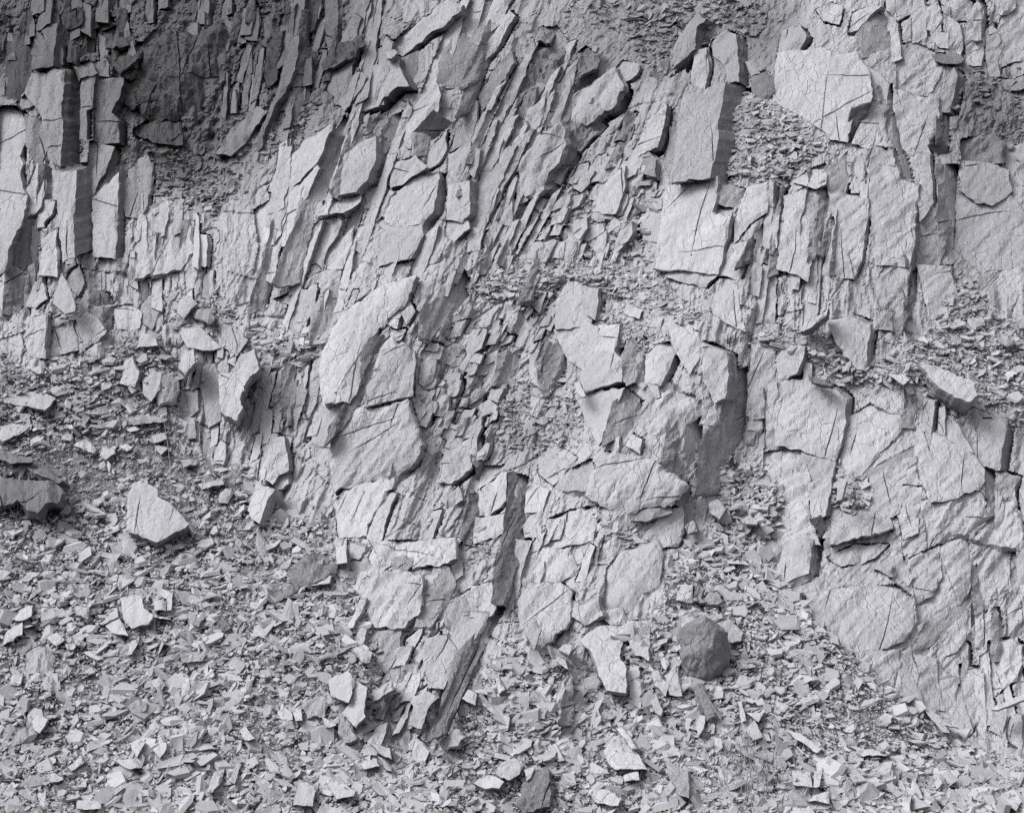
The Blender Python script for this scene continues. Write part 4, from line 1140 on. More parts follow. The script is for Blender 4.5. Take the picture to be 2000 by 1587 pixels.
# ------------------------------------------------------------------ loose rocks that can be told apart
def loose(tile, o, pts, name, label, cat='rock', group=None):
    global _n
    _n += 1
    r = slab_mesh(name, photo(tile, pts), seed=_n, **opts(o.split()))
    if not r: return
    me, P0, c = r
    ob = obj(name, me, None, P0, label=label, category=cat, kind='thing')
    if group: ob['group'] = group
    return ob
L_ = """
P|F s28,30 l.16 mpe d.25|420,300 448,255 500,205 522,215 482,265 448,302|slate_slab|pale leaning slab with dark underside in the earthy hollow at upper left
B0|L s6,8 l.34 d.1 r.3|310,185 340,60 360,5 410,100 440,200 435,230 380,248|slate_shard|tall pale triangular shard standing upright below the dark left columns
B0|L s5,8 l.2 b.03 r.5 d.12|1030,230 1050,150 1100,130 1150,180 1070,270|boulder|pale rounded cobble at the top of the rubble, left of centre
B0|L mm s5,8 l.2 b.03 d.12|1130,220 1200,210 1250,260 1210,300 1140,260|boulder|grey lumpy cobble directly below right of the pale rounded cobble
B0|L s8,25 l.32 r.4|1040,560 1070,480 1130,450 1140,530 1080,600|slate_block|pale pointed block perched above the left ribs of broken strata
B0|L s20,40 l.42 r.6 d.3|1275,600 1350,590 1400,500 1497,440 1510,560 1440,640 1400,740 1420,790 1380,870 1290,820 1280,680|slate_slab|long pale slab lying loose down the left edge of the ribs
B0|U s5,25 l.16 r.5|0,700 130,690 250,700 325,740 260,800 110,770 0,760|slate_slab|broad pale flat slab on the left scree, below the rock ledge
B0|U s5,25 l.16 r.5|-20,960 20,890 160,880 150,920 20,990|slate_slab|pale slab cut by the left photo edge above the dark planks
B0|U mm s5,12 l.16|720,850 760,815 980,850 960,870 780,880|slate_slab|long thin grey flat slab across the left scree
B0|U s5,10 l.16|430,1010 500,970 560,1020 550,1050 490,1040|slate_flake|layered pale flake above the fine gravel patch, left of its neighbour
B0|U s5,12 l.16 b.03|580,1060 600,1010 690,1010 670,1060 620,1085|slate_block|stubby rough pale block at the top of the fine gravel patch
B0|U s5,12 l.16 r.4|885,960 960,940 975,970 900,1000|slate_flake|small pale brick-shaped flake just under the long thin grey slab
B0|U s5,8 l.16 r.4|900,1010 980,1030 940,1070|slate_flake|pale triangular flake below the small brick-shaped flake
B0|U s5,8 l.16 r.4|690,1010 740,1005 775,1025 740,1050|slate_flake|pale lozenge flake between the stubby block and the triangular flake
B0|L md s25,60 l.42 d.4 r1.4|-30,1195 140,1205 330,1230 360,1275 300,1340 215,1410 140,1370 100,1330 -30,1370|slate_block|large dark weathered block jutting in at the left photo edge
B0|U md s5,10 l.22|-20,1040 60,1055 180,1090 190,1110 60,1120 -20,1080|slate_slab|dark plank-like slab at the left photo edge, upper of two
B0|U md s5,14 l.24|140,1130 250,1150 370,1210 340,1225 180,1170|slate_slab|dark plank-like slab sloping onto the large dark block
B0|F s20,70 l.34 r.5 d.3|750,1300 770,1240 830,1215 920,1270 920,1310 1010,1370 1070,1430 1105,1470 1000,1530 910,1580 740,1510|slate_block|big pale angular block with dark underside on the left scree
B0|U s3,10 l.18 r.4|1155,1240 1300,1215 1310,1240 1180,1270|slate_flake|flat pale sliver uphill and right of the big pale angular block
B0|F s5,5 l.18 b.03 r.4|1280,1300 1320,1260 1365,1280 1330,1350 1280,1340|slate_flake|rounded pale flake left of the leaning slab with a dark side
P|L s50,20 l.26 r.5 d.16|483,995 500,945 535,952 520,985 507,1022 490,1012|slate_slab|leaning pale slab with a dark right side at the foot of left ribs
B0|U mm s3,10 l.18|1050,1090 1140,1090 1150,1120 1070,1130|slate_flake|grey flat flake below the left ribs, above the flat pale sliver
B2|L s8,5 l.34 d.06 r.4|360,650 390,640 430,730 410,735 370,700|slate_flake|narrow pale flake leaning beside the dark striped block in the middle
B2|F s8,5 l.42 d.06 r.3|785,655 850,665 865,730 840,740|slate_flake|pale rectangular flake caught on the middle dome of rock
B2|F s8,12 l.24 r.4|1150,1350 1200,1330 1250,1390 1210,1450 1160,1400|slate_block|pale pointed rock in the rubble chute right of the middle dome
B2|F s12,8 l.24 r.4|1010,1490 1060,1450 1090,1510 1030,1530|slate_block|small pale cube-like block at the foot of the rubble chute
B2|U s5,12 l.24 r.4|1350,1440 1390,1420 1440,1450 1430,1470 1370,1470|slate_block|pale flat-topped rock at the right side of the rubble chute
B3|U s-35,70 l.4 d.35 r.7 mpe|890,540 1000,550 1200,640 1225,720 1180,760 1090,730 1000,670|slate_block|large tilted pale block with banded underside perched on the right ledge
B3|L mpd s15,25 l.36 r.6|210,290 350,220 340,250 240,330 190,340|slate_slab|rough slab with dark underside lying at the top of the right ledge
B3|U s10,12 l.3 r.4|700,600 790,600 830,630 790,660|slate_flake|flat grey-topped flake left of the large tilted block
B3|U md s10,10 l.3|790,660 830,650 860,700 830,710|slate_flake|small dark block tucked beside the flat grey-topped flake
B3|F s8,5 l.34 r.3 d.06|400,1340 410,1200 460,1220 430,1330|slate_shard|pale pointed shard upright in the notch of the right wall
B3|U s3,10 l.3 r.4|520,1310 610,1350 590,1370|slate_flake|thin pale flake lying in the notch of the right wall
B3|U md s5,12 l.3|240,600 290,605 380,650 360,660 260,630|slate_slab|dark narrow slab lying on rubble above the right columns
B3|F mm s10,20 l.24 r1.2|1340,350 1420,370 1450,410 1400,430 1350,400|slate_block|grey layered rock lying on the right ledge near the photo edge
B3|F s8,10 l.22 r.4|1450,290 1530,250 1530,320 1470,330|slate_block|pale rock at the right photo edge on the upper ledge
C1|L s8,18 l.34 d.16 r.3|420,810 530,740 570,800 560,880 540,940 430,890|slate_slab|cracked pale slab at the foot of the middle ribs, its larger upper-left half
C1|L s8,15 l.33 d.16 r.3|572,805 650,850 640,920 630,1000 640,1020 580,1080 500,1000 548,945 568,880|slate_slab|cracked pale slab at the foot of the middle ribs, its lower-right half
C1|F mm s10,20 l.22|270,960 330,910 400,930 400,1010 300,1020|slate_block|rough grey block left of the cracked pale slab
C1|F mm s10,10 l.24|480,1000 560,1050 590,1140 530,1170 480,1110|slate_slab|grey slab slumping below the cracked pale slab
C1|U s5,10 l.22 r.4|210,980 260,970 270,1040 230,1040|slate_flake|small pale rounded flake left of the rough grey block
C1|U s5,12 l.24 r.4|380,1010 470,1070 410,1080|slate_flake|pale wedge under the rough grey block
C1|U md s10,22 l.24 r2 b.04|210,150 330,90 420,90 430,160 340,220 260,200|slate_block|dark layered weathered block left of the middle ribs
C1|U md s10,18 l.22 r2 b.04|40,280 170,230 260,240 200,300 60,320|slate_block|dark flaky weathered block below left of the layered one
C1|F s4,12 l.26 r.3|470,130 465,30 520,20 530,120|slate_block|pale upright rectangular block beside the dark layered block
C1|U s4,10 l.24 r.3|320,255 400,195 440,200 430,240|slate_flake|pale wedge-shaped flake in front of the dark layered block
C1|U s4,10 l.24 r.4|590,650 620,610 680,640 660,690 620,700|slate_block|pale chunky block against the foot of the middle ribs
C1|U s4,12 l.26|690,850 790,800 800,860 690,910|slate_block|pale wedge block right of the cracked slab, against the ribs
C1|U s4,14 l.2 r.3|400,1370 430,1370 580,1450 570,1480 470,1500|slate_slab|smooth pale triangular slab near the bottom edge, left of centre
C1|F s4,10 l.2 r.5|220,1540 250,1400 360,1420 330,1540|slate_slab|pale square slab left of the smooth triangular slab
C1|U s4,12 l.22 r.4|610,1290 700,1260 720,1300 630,1320|slate_flake|pale flat stone uphill of the smooth triangular slab
C1|F mm s4,10 l.22 r.4|710,1250 790,1300 790,1335 760,1330|slate_flake|grey slanted flake beside the pale flat stone
C1|U s4,10 l.24 r.4|660,1170 780,1200 790,1260 720,1230|slate_flake|pale slanted flake at the tip of the middle ribs
C1|U s4,16 l.22 b.03 r.3|1400,1350 1430,1290 1500,1255 1570,1290 1540,1350 1480,1385|boulder|smooth pale rounded slab at bottom centre
C1|L s20,40 l.22 r.3 d.2|1270,1410 1350,1350 1450,1400 1420,1440 1340,1440|slate_block|pale block with a grey front below the smooth rounded slab
C1|L mm s12,12 l.24|1060,1160 1160,1100 1210,1140 1180,1190 1100,1210|slate_block|grey angular block right of the tip of the middle ribs
C1|U s4,8 l.22 r.3|1200,910 1240,860 1290,890 1280,950|slate_flake|pale squarish flake right of the lowest dark ridge
C1|U s4,8 l.22 r.3|1400,800 1420,790 1455,860 1420,880|slate_flake|pale triangular flake in the scree right of the lowest ridge
C2|F mm s10,15 l.2 r.6|1200,480 1270,450 1350,530 1340,580 1270,590|slate_slab|grey flat rock leaning behind the dark rounded boulder
C2|F s3,8 l.22 r.2|960,340 990,250 1055,250 1060,345|slate_flake|clean pale square flake standing in the right scree
C2|R mm s3,5 l.24|1080,330 1110,210 1130,350|slate_shard|narrow grey shard standing beside the clean pale square flake
C2|F mm s5,8 l.22|1130,350 1140,260 1230,340 1200,360|slate_flake|grey slanted flake right of the narrow standing shard
C2|U s3,8 l.22 r.4|870,690 890,670 925,690 900,750 880,730|slate_flake|small pale oval flake left of the dark rounded boulder
C2|F s5,5 l.22 r.4|890,770 970,690 995,900 920,890|slate_slab|pale tapering slab below left of the dark rounded boulder
C2|F s5,5 l.24 r.4|815,770 850,750 920,830 900,890 840,830|slate_slab|pale bent slab overlapping the tapering slab on its left
C2|U s4,12 l.2 r.3|535,1220 570,1170 650,1155 740,1240 790,1330 600,1320 560,1280|slate_slab|broad smooth pale slab in the lower scree right of centre
C2|U s4,10 l.24 r.4|610,1090 640,1080 730,1200 700,1210|slate_flake|slanted narrow flake above the broad smooth slab
C2|F mm s6,12 l.22 r.5|890,1270 1030,1340 1035,1500 980,1480 920,1370|slate_slab|mottled pointed slab near the bottom edge, left of the grass tuft
C2|F md s5,10 l.24 d.3|60,1420 130,1340 200,1310 225,1400 220,1540 60,1580 20,1540|slate_block|dark grey upright block at bottom centre
C2|U s4,12 l.24 r.4|70,1330 100,1310 130,1320 110,1370 85,1390|slate_flake|small pale chip on top of the dark grey upright block
C2|U s4,12 l.2 r.5|440,1450 560,1450 640,1490 620,1540 500,1530|slate_slab|pale ragged slab at the bottom below the broad smooth slab
C2|U s4,8 l.22 r.3|650,1360 740,1340 745,1390 660,1400|slate_flake|pale oblong flake between the broad smooth slab and the ragged slab
C2|U s4,6 l.2 r.4|800,900 840,890 880,980 870,1020 830,980|slate_flake|pale slanted flake in mid scree below the bent slab
C2|F s4,8 l.22 r.3|1365,1090 1420,1040 1465,1140 1410,1160|slate_flake|pale slab right of the old wood in the lower right scree
C2|U s4,6 l.24 r.3|1370,1000 1470,1000 1440,1050|slate_flake|pale wide flake just uphill of the slab right of the old wood
C2|F s4,6 l.22 r.3|1320,930 1340,930 1370,1040 1340,1050|slate_shard|narrow pale upright shard right of the old wood
C2|U s4,6 l.22 r.3|1075,1060 1100,1010 1130,1020 1120,1090 1090,1135|slate_flake|curved pale flake at the lower end of the old wood
C2|F s4,6 l.34 r.3 d.06|65,500 130,445 170,510 130,630|slate_shard|pale pointed shard resting against the foot of the central rocks
C2|U s4,10 l.28 r.5|270,620 310,590 370,600 330,660|slate_flake|pale cupped flake below the central rocks, beside dark soil
C2|L s12,4 l.26 r.4|250,690 270,670 310,690 330,750 290,720|slate_flake|pale bent flake above the grey striped outcrop in the scree
C3|U s4,6 l.26 r.2|905,970 1000,1010 1115,1085 1030,1070 1065,1115 1020,1110 960,1040|slate_flake|forked pale flake at the edge of the right scree against the wall
C3|U s4,8 l.2 r.3|140,1340 245,1340 260,1430 150,1420|slate_slab|pale square slab in the lower right scree above the grass
C3|U s4,8 l.2 r.3|270,1340 320,1320 300,1430 265,1430|slate_flake|pale narrow slab just right of the pale square slab
C3|U s4,10 l.2 r.3|220,1500 360,1450 360,1530|slate_flake|pale triangular slab at the bottom right of the grass tuft
C3|U s4,8 l.2 r.3|1350,1520 1400,1490 1480,1520 1450,1570|slate_flake|pale rounded flake in the bottom right corner
C3|F s4,8 l.2 r.3|800,1500 840,1480 830,1540|slate_flake|small pale kite-shaped flake near the bottom right
C3|U s4,10 l.5 r.4 d.1|1310,980 1330,960 1497,885 1530,870 1530,910 1340,985|slate_slab|long pale slab slanting against the wall at the right photo edge
C3|U s4,8 l.2 r.3|470,1190 700,1230 690,1250 560,1240|slate_flake|long thin pale flake in the lower right scree
C3|U s4,8 l.2 r.3|100,1100 190,1120 310,1210 290,1230 200,1170|slate_flake|long pale flake sloping downhill in the right scree
C0|L s10,28 l.24 r.5|700,330 830,310 840,390 890,420 890,450 770,510 730,470|slate_block|largest pale block of the cluster in the lower left scree
C0|L s8,14 l.22 r.4|580,480 680,380 690,440 600,480|slate_flake|upper pale flake left of the largest block in the lower left cluster
C0|L s8,14 l.22 r.4|610,485 690,435 750,550 650,530|slate_slab|pale triangular slab in front of the largest block of the cluster
C0|F s6,10 l.24 r.4|900,345 970,340 965,400 900,400|slate_block|small clean pale cube on the right of the lower left cluster
C0|F s6,8 l.2 r.4|930,305 1010,300 1000,400 975,400 975,335|slate_slab|pale slab behind the small clean cube
C0|U s4,8 l.22 r.3|910,420 1000,455 900,440|slate_shard|thin pale splinter below the small clean cube
C0|L s6,12 l.2 r.4|70,450 130,390 190,370 180,430 110,460|slate_slab|pale slanted slab near the left photo edge, lower scree
C0|L s6,12 l.2 r.5|10,600 40,510 130,470 130,540|slate_slab|pale slab below the slanted one near the left photo edge
C0|F s6,8 l.2 r.4|440,380 520,380 510,450 450,430|slate_flake|pale square flake left of the lower left cluster
C0|F s8,12 l.22 r.3|270,560 330,530 380,570 330,610|slate_block|pale split block below the square flake, lower left scree
C0|U s4,10 l.2 r.3|375,590 440,580 440,610 390,620|slate_flake|pale bar-shaped flake right of the split block
C0|F s8,8 l.24 r.3|740,650 770,570 810,540 800,600 770,655|slate_shard|pale standing shard below the lower left cluster
C0|F mm s8,20 l.18 b.05 r1.5|140,720 150,620 200,580 300,640 310,740 160,760|boulder|grey knobbly boulder half buried in the lower left scree
C0|F mm s8,20 l.18 b.03 r1.5|210,770 350,780 350,840 290,870 230,830|boulder|grey knobbly lump below the half buried boulder
C0|F s6,8 l.2 r.3|60,830 70,780 130,770 120,830|slate_flake|pale square flake near the left photo edge below the boulder
C0|L s8,12 l.22 r.4|180,1040 210,1000 280,1040 230,1120 190,1080|slate_block|pale faceted block in the bottom left scree
C0|F mm s6,12 l.18|70,1130 230,1070 180,1150 90,1170|slate_slab|grey slab just below the pale faceted block
C0|U s5,24 l.22 r.4|280,1350 330,1345 370,1380 300,1400|slate_block|flat-topped block with grey front near the bottom left
C0|F mm s6,8 l.2|1100,420 1180,450 1160,490 1110,470|slate_flake|grey flake in the scree right of the lower left cluster
C0|F md s6,8 l.2|1235,440 1300,430 1345,500 1310,520|slate_flake|dark grey oblong flake right of the grey flake
C0|F s6,14 l.2 b.04 r.4|880,820 930,780 970,830 930,870|boulder|small rounded pale cobble in the middle of the lower left scree
C0|U mm s4,12 l.2|1050,650 1240,630 1180,680 1060,690|slate_slab|long grey layered slab in the lower left scree
C0|F mm s5,12 l.2 b.03|740,950 800,910 860,940 850,980 760,980|boulder|grey rounded stone below the small pale cobble
C0|U s5,8 l.2 r.3|760,1180 850,1170 800,1260|slate_flake|pale downward-pointing flake in the bottom left scree
C0|L s6,12 l.2 r.3|860,1180 970,1170 970,1210 930,1260|slate_block|pale broad block right of the downward-pointing flake
C0|U s5,16 l.2 r.4|660,1270 780,1270 830,1310 760,1330|slate_slab|pale slab with a thick front edge below the downward-pointing flake
C0|F s5,8 l.2 r.3|450,1510 590,1510 590,1600 450,1600|slate_slab|clean pale square slab cut by the bottom photo edge at left
C0|F s8,6 l.22 r.4|1210,1450 1250,1340 1310,1320 1280,1420 1220,1460|slate_slab|pale slanted slab near the bottom edge, left half
C0|F s6,6 l.2 r.4|400,1320 470,1250 490,1280 420,1340|slate_slab|grey-white tilted tablet in the bottom left scree
C0|F mm s6,6 l.2|1340,1390 1380,1280 1410,1290 1370,1400|slate_shard|grey oblong shard right of the pale slanted slab
C0|U s5,8 l.2 r.3|1400,1100 1430,1070 1490,1150 1430,1160|slate_flake|pale shark-fin flake at the right of the bottom left scree
A1|U s12,16 l.3 r.5 d.12|760,290 800,275 825,300 790,340 765,330|slate_block|small pale block sitting on the long upper diagonal rib
A2|F s8,10 l.26 r.3|465,290 485,262 505,270 490,305|slate_flake|tiny pale diamond flake on the earthy rock near the top centre
"""
def loose(tile, o, pts, name, label):
    global _n
    _n += 1
    oo = opts(o.split()); oo['lift'] = oo.get('lift', .2) + .06; oo['raw'] = True
    oo.setdefault('step', 4.5)
    r = slab_mesh(name, photo(tile, pts), seed=_n, **oo)
    if not r: return
    me, P0, c = r
    cat = {'boulder': 'boulder', 'slate_block': 'rock', 'slate_slab': 'rock slab', 'slate_shard': 'rock shard', 'slate_flake': 'rock flake'}[name]
    obj(name, me, None, P0, label=label, category=cat, kind='thing')
    LOOSE_AT.append((c[0], c[1], max(np.ptp(np.array(photo(tile, pts)), axis=0))))
LOOSE_AT = []
for line in L_.strip().splitlines():
    t, o, pts, nm, lab = line.split('|')
    loose(t, o, pts, nm, lab)

# the dark rounded boulder
def boulder(px, py, w, h, name, label, mat, seed):
    r = random.Random(seed)
    P0 = land(px, py, .38)
    sc = ((P0 - CAM) @ FWD) / F
    nu, nv = 84, 56
    th = np.linspace(0, 2 * math.pi, nu, endpoint=False); ph = np.linspace(0.02, math.pi - .02, nv)
    TH, PH = np.meshgrid(th, ph)
    D = np.stack([np.sin(PH) * np.cos(TH), np.sin(PH) * np.sin(TH), np.cos(PH)], -1).reshape(-1, 3)
    rad = np.full(len(D), 1.08)
    planes = [((-.7, -.6, .25), .84), ((.05, -.8, .55), .90), ((.75, -.6, .15), .80), ((.2, -.9, -.35), .95), ((-.5, -.75, -.45), .88),
              ((.5, -.25, .8), .88), ((-.35, -.1, .93), .92), ((.9, .3, .2), .9), ((-.95, .1, -.1), .9), ((.6, -.4, -.7), .9)]
    for n, d in planes:
        n = np.array(n); n = n / np.linalg.norm(n)
        q = D @ n
        rad = np.minimum(rad, np.where(q > .05, (d + .05) / np.maximum(q, .05), 9))
    lat, lon = D[:, 2] * 3, np.arctan2(D[:, 1], D[:, 0]) * 2
    rad = rad - .05 * np.clip(1 - np.abs(fbm(D[:, 0] * 1.5 + 3, D[:, 2] * 1.2 + D[:, 0], 820, 2)) / .03, 0, 1) + .02 * np.sin(9 * D[:, 2] + 5 * D[:, 0] + 4 * vnoise(D[:, 0] * 2, D[:, 2] * 2, 830)) + .09 * fbm(D[:, 0] * 3 + 5, D[:, 2] * 3 + D[:, 1] * 2, 800, 5, .55) - .02 * np.abs(vnoise(D[:, 0] * 5, D[:, 2] * 2.2 + D[:, 0] * 2, 810)) * 2
    V = D * rad[:, None] * np.array([w * .5 * sc, w * .42 * sc, h * .5 * sc])
    idx = np.arange(nu * nv).reshape(nv, nu); nxt = np.roll(idx, -1, 1)
    a, b, c, d = idx[:-1].ravel(), nxt[:-1].ravel(), nxt[1:].ravel(), idx[1:].ravel()
    T = np.concatenate([np.stack([a, d, b], 1), np.stack([b, d, c], 1), np.stack([idx[0], nxt[0], np.full(nu, idx[0, 0])], 1)[1:-1], np.stack([nxt[-1], idx[-1], np.full(nu, idx[-1, 0])], 1)[1:-1]])
    me = mesh(name, V, T, [M[mat]], None, 1.0)
    obj(name, me, None, P0, label=label, category='boulder', kind='thing')
boulder(1375, 1268, 98, 122, 'boulder', 'dark rounded boulder sitting alone in the lower right scree', 'b', 3)

# weathered wood
def bar(pts, w, d, name, mat, parent=None, seg=5, lift=.2, tip=.5, origin=None, **pr):
    """a tapering irregular bar through photo points, lying on the slope"""
    pa = np.array(pts, float)
    r = np.random.default_rng(int(pa.sum()))
    t = np.linspace(0, len(pa) - 1, max(3, len(pa) * 4))
    x = np.interp(t, range(len(pa)), pa[:, 0]); y = np.interp(t, range(len(pa)), pa[:, 1])
    if len(pa) > 2:
        for _ in range(2):
            x[1:-1] = (x[:-2] + 2 * x[1:-1] + x[2:]) / 4; y[1:-1] = (y[:-2] + 2 * y[1:-1] + y[2:]) / 4
    C = land(x, y, np.interp(t, [0, t[-1]], lift if isinstance(lift, tuple) else (lift, lift)))
    sc = ((C[0] - CAM) @ FWD) / F
    tg = np.gradient(C, axis=0); tg /= np.linalg.norm(tg, axis=1, keepdims=True)
    u = np.cross(tg, -FWD); u /= np.linalg.norm(u, axis=1, keepdims=True)
    v = np.cross(u, tg)
    V, T = [], []
    m = len(C)
    for i in range(m):
        f = 1 - (1 - tip) * i / (m - 1)
        for k in range(seg):
            a = 2 * math.pi * k / seg
            q = 1 + r.normal(0, .12) * (seg > 4)
            V.append(C[i] + (u[i] * math.cos(a) * w / 2 + v[i] * math.sin(a) * d / 2) * sc * f * q)
    for i in range(m - 1):
        for k in range(seg):
            a, b = i * seg + k, i * seg + (k + 1) % seg
            T += [(a, b, a + seg), (b, b + seg, a + seg)]
    for k in range(1, seg - 1):
        T += [(0, k + 1, k), ((m - 1) * seg, (m - 1) * seg + k, (m - 1) * seg + k + 1)]
    o0 = C[0] if origin is None else origin
    me = mesh(name, np.array(V) - o0, T, [M[mat]], None, 1.0)
    loc = C[0] if parent is None else (o0 - np.array(parent.location))
    return obj(name, me, parent, loc, **pr)
lg = bar([(1367, 1341), (1378, 1372), (1392, 1404)], 24, 18, 'wood_log', 'wood', lift=.27, tip=.85, seg=9, label='short split piece of weathered wood below the dark boulder', category='wood', kind='thing')
bar([(1369, 1343), (1388, 1372), (1404, 1398), (1422, 1422)], 6, 5, 'splinter', 'wood', parent=lg, lift=.32, tip=.4, origin=land(np.array(1369.), np.array(1343.), .32))

# grass
def tuft(cx, cy, n, rx, hgt, name, label, mat, cat, seed, droop=1.0, w=1.6):
    r = random.Random(seed)
    root = land(np.array(float(cx)), np.array(float(cy)), .18)
    sc = ((root - CAM) @ FWD) / F
    V, T = [], []
    for i in range(n):
        b = land(np.array(cx + r.gauss(0, rx * .45)), np.array(cy + r.gauss(0, rx * .35)), .16) - root
        az = r.uniform(0, 6.283)
        d = np.array([math.cos(az), math.sin(az), 0])
        d[1] = d[1] - .35
        L = hgt * sc * r.uniform(.4, 1.1)
        ln = r.uniform(.15, .9) * droop
        side = np.cross(d, [0, 0, 1.0]); side /= np.linalg.norm(side) + 1e-9
        k0 = len(V)
        for s_ in range(6):
            f = s_ / 5
            p = b + d * L * ln * f ** 1.4 + np.array([0, 0, 1]) * L * (f - ln * .75 * f * f)
            ww = w * sc * (1 - f * .85) * .5
            V += [p - side * ww, p + side * ww]
        for s_ in range(5):
            q = k0 + 2 * s_
            T += [(q, q + 1, q + 2), (q + 1, q + 3, q + 2)]
    me = mesh(name, np.array(V), T, [M[mat]], None, 1.0)
    obj(name, me, None, root, label=label, category=cat, kind='thing')
tuft(1475, 1530, 170, 90, 95, 'grass_tuft', 'sparse dry grass tuft at the bottom edge, right of centre', 'straw', 'grass', 1)
tuft(1415, 1470, 60, 50, 60, 'grass_tuft', 'thin matted dry grass above left of the larger tuft', 'straw', 'grass', 2, 1.2)
tuft(1430, 912, 16, 10, 44, 'grass_tuft', 'small dark leafy tuft at the top of the rubble chute', 'leaf', 'plant', 3, 1.0, 4)
tuft(1428, 668, 12, 10, 30, 'grass_tuft', 'tiny dark tuft on the ledge above the middle dome', 'leaf', 'plant', 4, 1.0, 3)
tuft(40, 1000, 30, 30, 60, 'grass_tuft', 'few thin dry grasses under the large dark block at left', 'straw', 'grass', 5, 1.0, 1.4)
for i, (pts, lab) in enumerate([
    ([(338, 1062), (334, 960), (330, 880), (316, 800)], 'tall thin dry stalk rising across the big pale angular block'),
    ([(375, 1050), (394, 955), (412, 880)], 'thin dry stalk right of the big pale angular block'),
    ([(30, 1010), (0, 960)], 'short pale stalk crossing the large dark block at left'),
    ([(70, 695), (100, 730), (133, 757), (147, 800)], 'thin curved dry twig on the left scree below the ledge'),
    ([(1394, 1587), (1394, 1540), (1392, 1470)], 'thin upright stalk at the bottom, left of the grass tuft'),
    ([(1310, 1560), (1400, 1525), (1490, 1510)], 'thin dry stalk lying flat into the grass tuft')]):
    bar(pts, 1.8, 1.8, 'grass_stalk', 'straw', lift=(.2, .42), tip=.5, seg=4, label=lab, category='grass stalk', kind='thing')

# the larger loose shards of the scree, each one its own rock
SHAPES = []
for i in range(14):
    v, T = flake_template(R2, R2.uniform(.08, .2))
    n = len(v) // 2
    SHAPES.append(mesh('slate_shard', v, T, [M['flake']], None, 1.0))
REG = [(P('0,760 640,1000 640,1570 0,1570'), 90, 26, 50, 'loose pale slate shard scattered on the lower left scree', 'loose shards of the lower left scree'),
       (P('640,1430 1000,1300 1280,1240 1300,1570 640,1570'), 55, 26, 50, 'loose pale slate shard scattered on the bottom centre scree', 'loose shards of the bottom centre scree'),
       (P('1440,1000 1560,1200 1900,1460 1990,1490 1990,1570 1320,1570 1430,1240'), 80, 22, 48, 'loose pale slate shard scattered on the lower right scree', 'loose shards of the lower right scree'),
       (P('1480,650 1640,690 1760,680 1880,570 1990,700 1990,790 1860,750 1600,710'), 22, 18, 32, 'loose small slate flake scattered on the right rubble ledge', 'loose flakes of the right ledge'),
       (P('1440,230 1540,230 1610,285 1540,340 1440,340'), 12, 16, 30, 'loose small slate flake in the upper right rubble pocket', 'loose flakes of the upper right pocket')]
MARKS = [((300, 1005), 'the big pale angular block'), ((60, 960), 'the large dark block'), ((50, 770), 'the broad flat left slab'), ((280, 815), 'the long thin grey slab'),
 ((510, 985), 'the leaning dark-sided slab'), ((260, 1195), 'the lower left block cluster'), ((80, 1290), 'the half buried boulder'), ((570, 1120), 'the dark layered block'),
 ((680, 1345), 'the cracked pale slab'), ((660, 1530), 'the smooth triangular slab'), ((1000, 1495), 'the smooth rounded slab'), ((1045, 1545), 'the dark upright block'),
 ((1215, 1470), 'the broad smooth slab'), ((1375, 1268), 'the dark boulder'), ((1345, 1155), 'the clean square flake'), ((1475, 1530), 'the dry grass tuft'),
 ((1390, 1375), 'the old wood'), ((1830, 1405), 'the forked flake'), ((1960, 1560), 'the bottom right corner'), ((1560, 1525), 'the lower right square slab'),
 ((1850, 755), 'the large tilted block'), ((1590, 625), 'the rough ledge slab'), ((1540, 280), 'the upper right rubble pocket'), ((215, 1420), 'the pale faceted block'),
 ((305, 1330), 'the small pale cobble'), ((390, 1270), 'the long layered slab'), ((1640, 1300), 'the right wall foot'), ((1480, 1130), 'the rubble chute'), ((1950, 700), 'the right ledge end'),
 ((840, 1460), 'the tip of the middle ribs'), ((1310, 1520), 'the mottled pointed slab'), ((450, 1530), 'the bottom left slanted slab'), ((130, 1560), 'the square slab at bottom edge')]
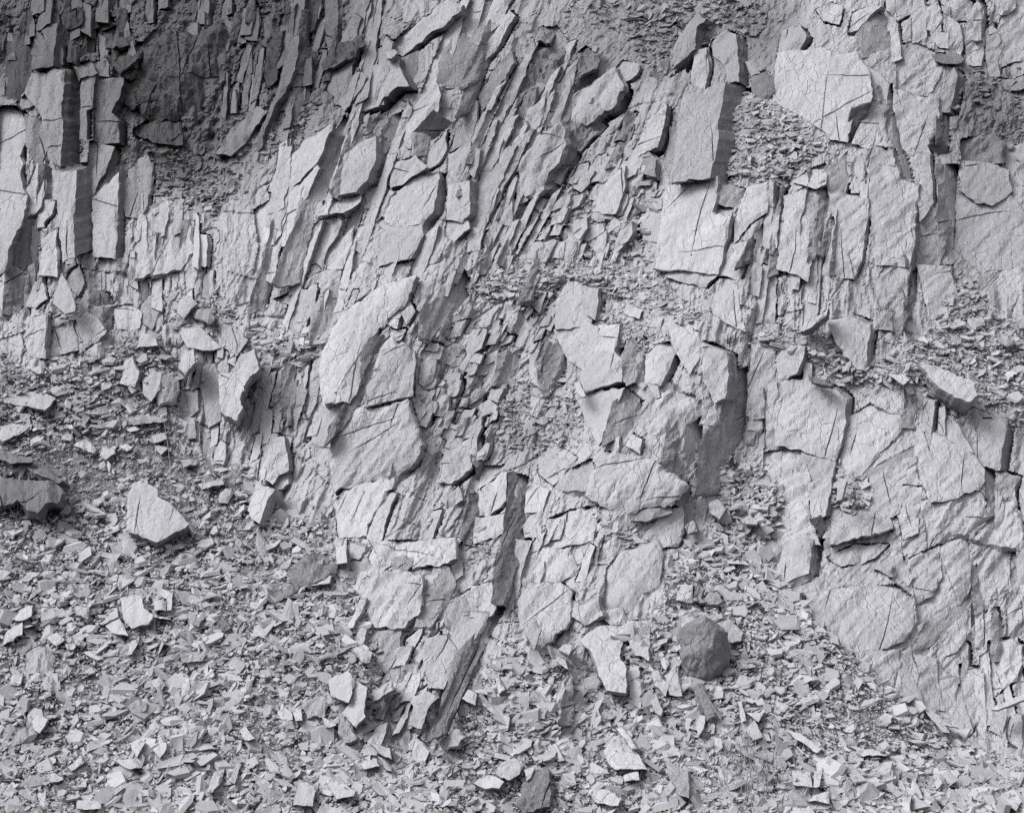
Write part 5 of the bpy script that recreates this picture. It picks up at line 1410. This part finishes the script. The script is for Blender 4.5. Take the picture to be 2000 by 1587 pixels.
ORD = ['closest', 'second closest', 'third closest', 'fourth closest', 'fifth closest', 'sixth closest', 'seventh closest', 'eighth closest']
PENDING = {}
def shard_label(o, x, y, sz, me):
    (mx, my), nm = min(MARKS, key=lambda m: math.hypot(x - m[0][0], y - m[0][1]))
    dx, dy = x - mx, y - my
    where = ('right of' if dx > 0 else 'left of') if abs(dx) > abs(dy) else ('below' if dy > 0 else 'above')
    e = [max(v.co[q] for v in me.vertices) - min(v.co[q] for v in me.vertices) for q in (0, 1)]
    shape = 'narrow' if e[1] / e[0] < .5 else ('oblong' if e[1] / e[0] < .72 else 'broad')
    size = 'large' if sz > 36 else 'small'
    PENDING.setdefault((size, shape, where, nm), []).append((math.hypot(dx, dy), o))

for poly, n, s0, s1, lab, grp in REG:
    done = 0
    for x, y in sample_poly(poly, n * 4):
        if done >= n: break
        if any(math.hypot(x - a, y - b) < .6 * c + 12 for a, b, c in LOOSE_AT): continue
        k = next((q for q in range(len(SCREE)) if inside(np.array([x]), np.array([y]), SCREE[q][0])[0]), None)
        if k is None: continue
        sz = s0 + (s1 - s0) * R2.random() ** 2.2
        p = land(np.array([x]), np.array([y]), scree_lift(np.array([x]), np.array([y]), k) + .075)[0]
        nr = np.array([[R2.gauss(-.05, .25), -.6 + R2.gauss(0, .2), .78]])
        Rm = flake_axes(nr, np.array([R2.uniform(0, 6.28)]))[0]
        o = obj('slate_shard', R2.choice(SHAPES), None, (0, 0, 0), label=lab, category='rock shard', group=grp, kind='thing')
        S = sz * ((p - CAM) @ FWD) / F
        o.matrix_world = Matrix.Translation(p) @ Matrix([list(q) for q in Rm]).to_4x4() @ Matrix.Diagonal((S, S, S, 1))
        LOOSE_AT.append((x, y, sz))
        shard_label(o, x, y, sz, o.data)
        done += 1
for (size, shape, where, nm), lst in PENDING.items():
    lst.sort(key=lambda q: q[0])
    for i, (d, o) in enumerate(lst):
        o['label'] = f'{size} {shape} slate shard {where} {nm}' + (f', {ORD[min(i, 7)]}' if len(lst) > 1 else '')
print('TRIS', sum(len(o.data.polygons) for o in bpy.data.objects if o.type == 'MESH'))
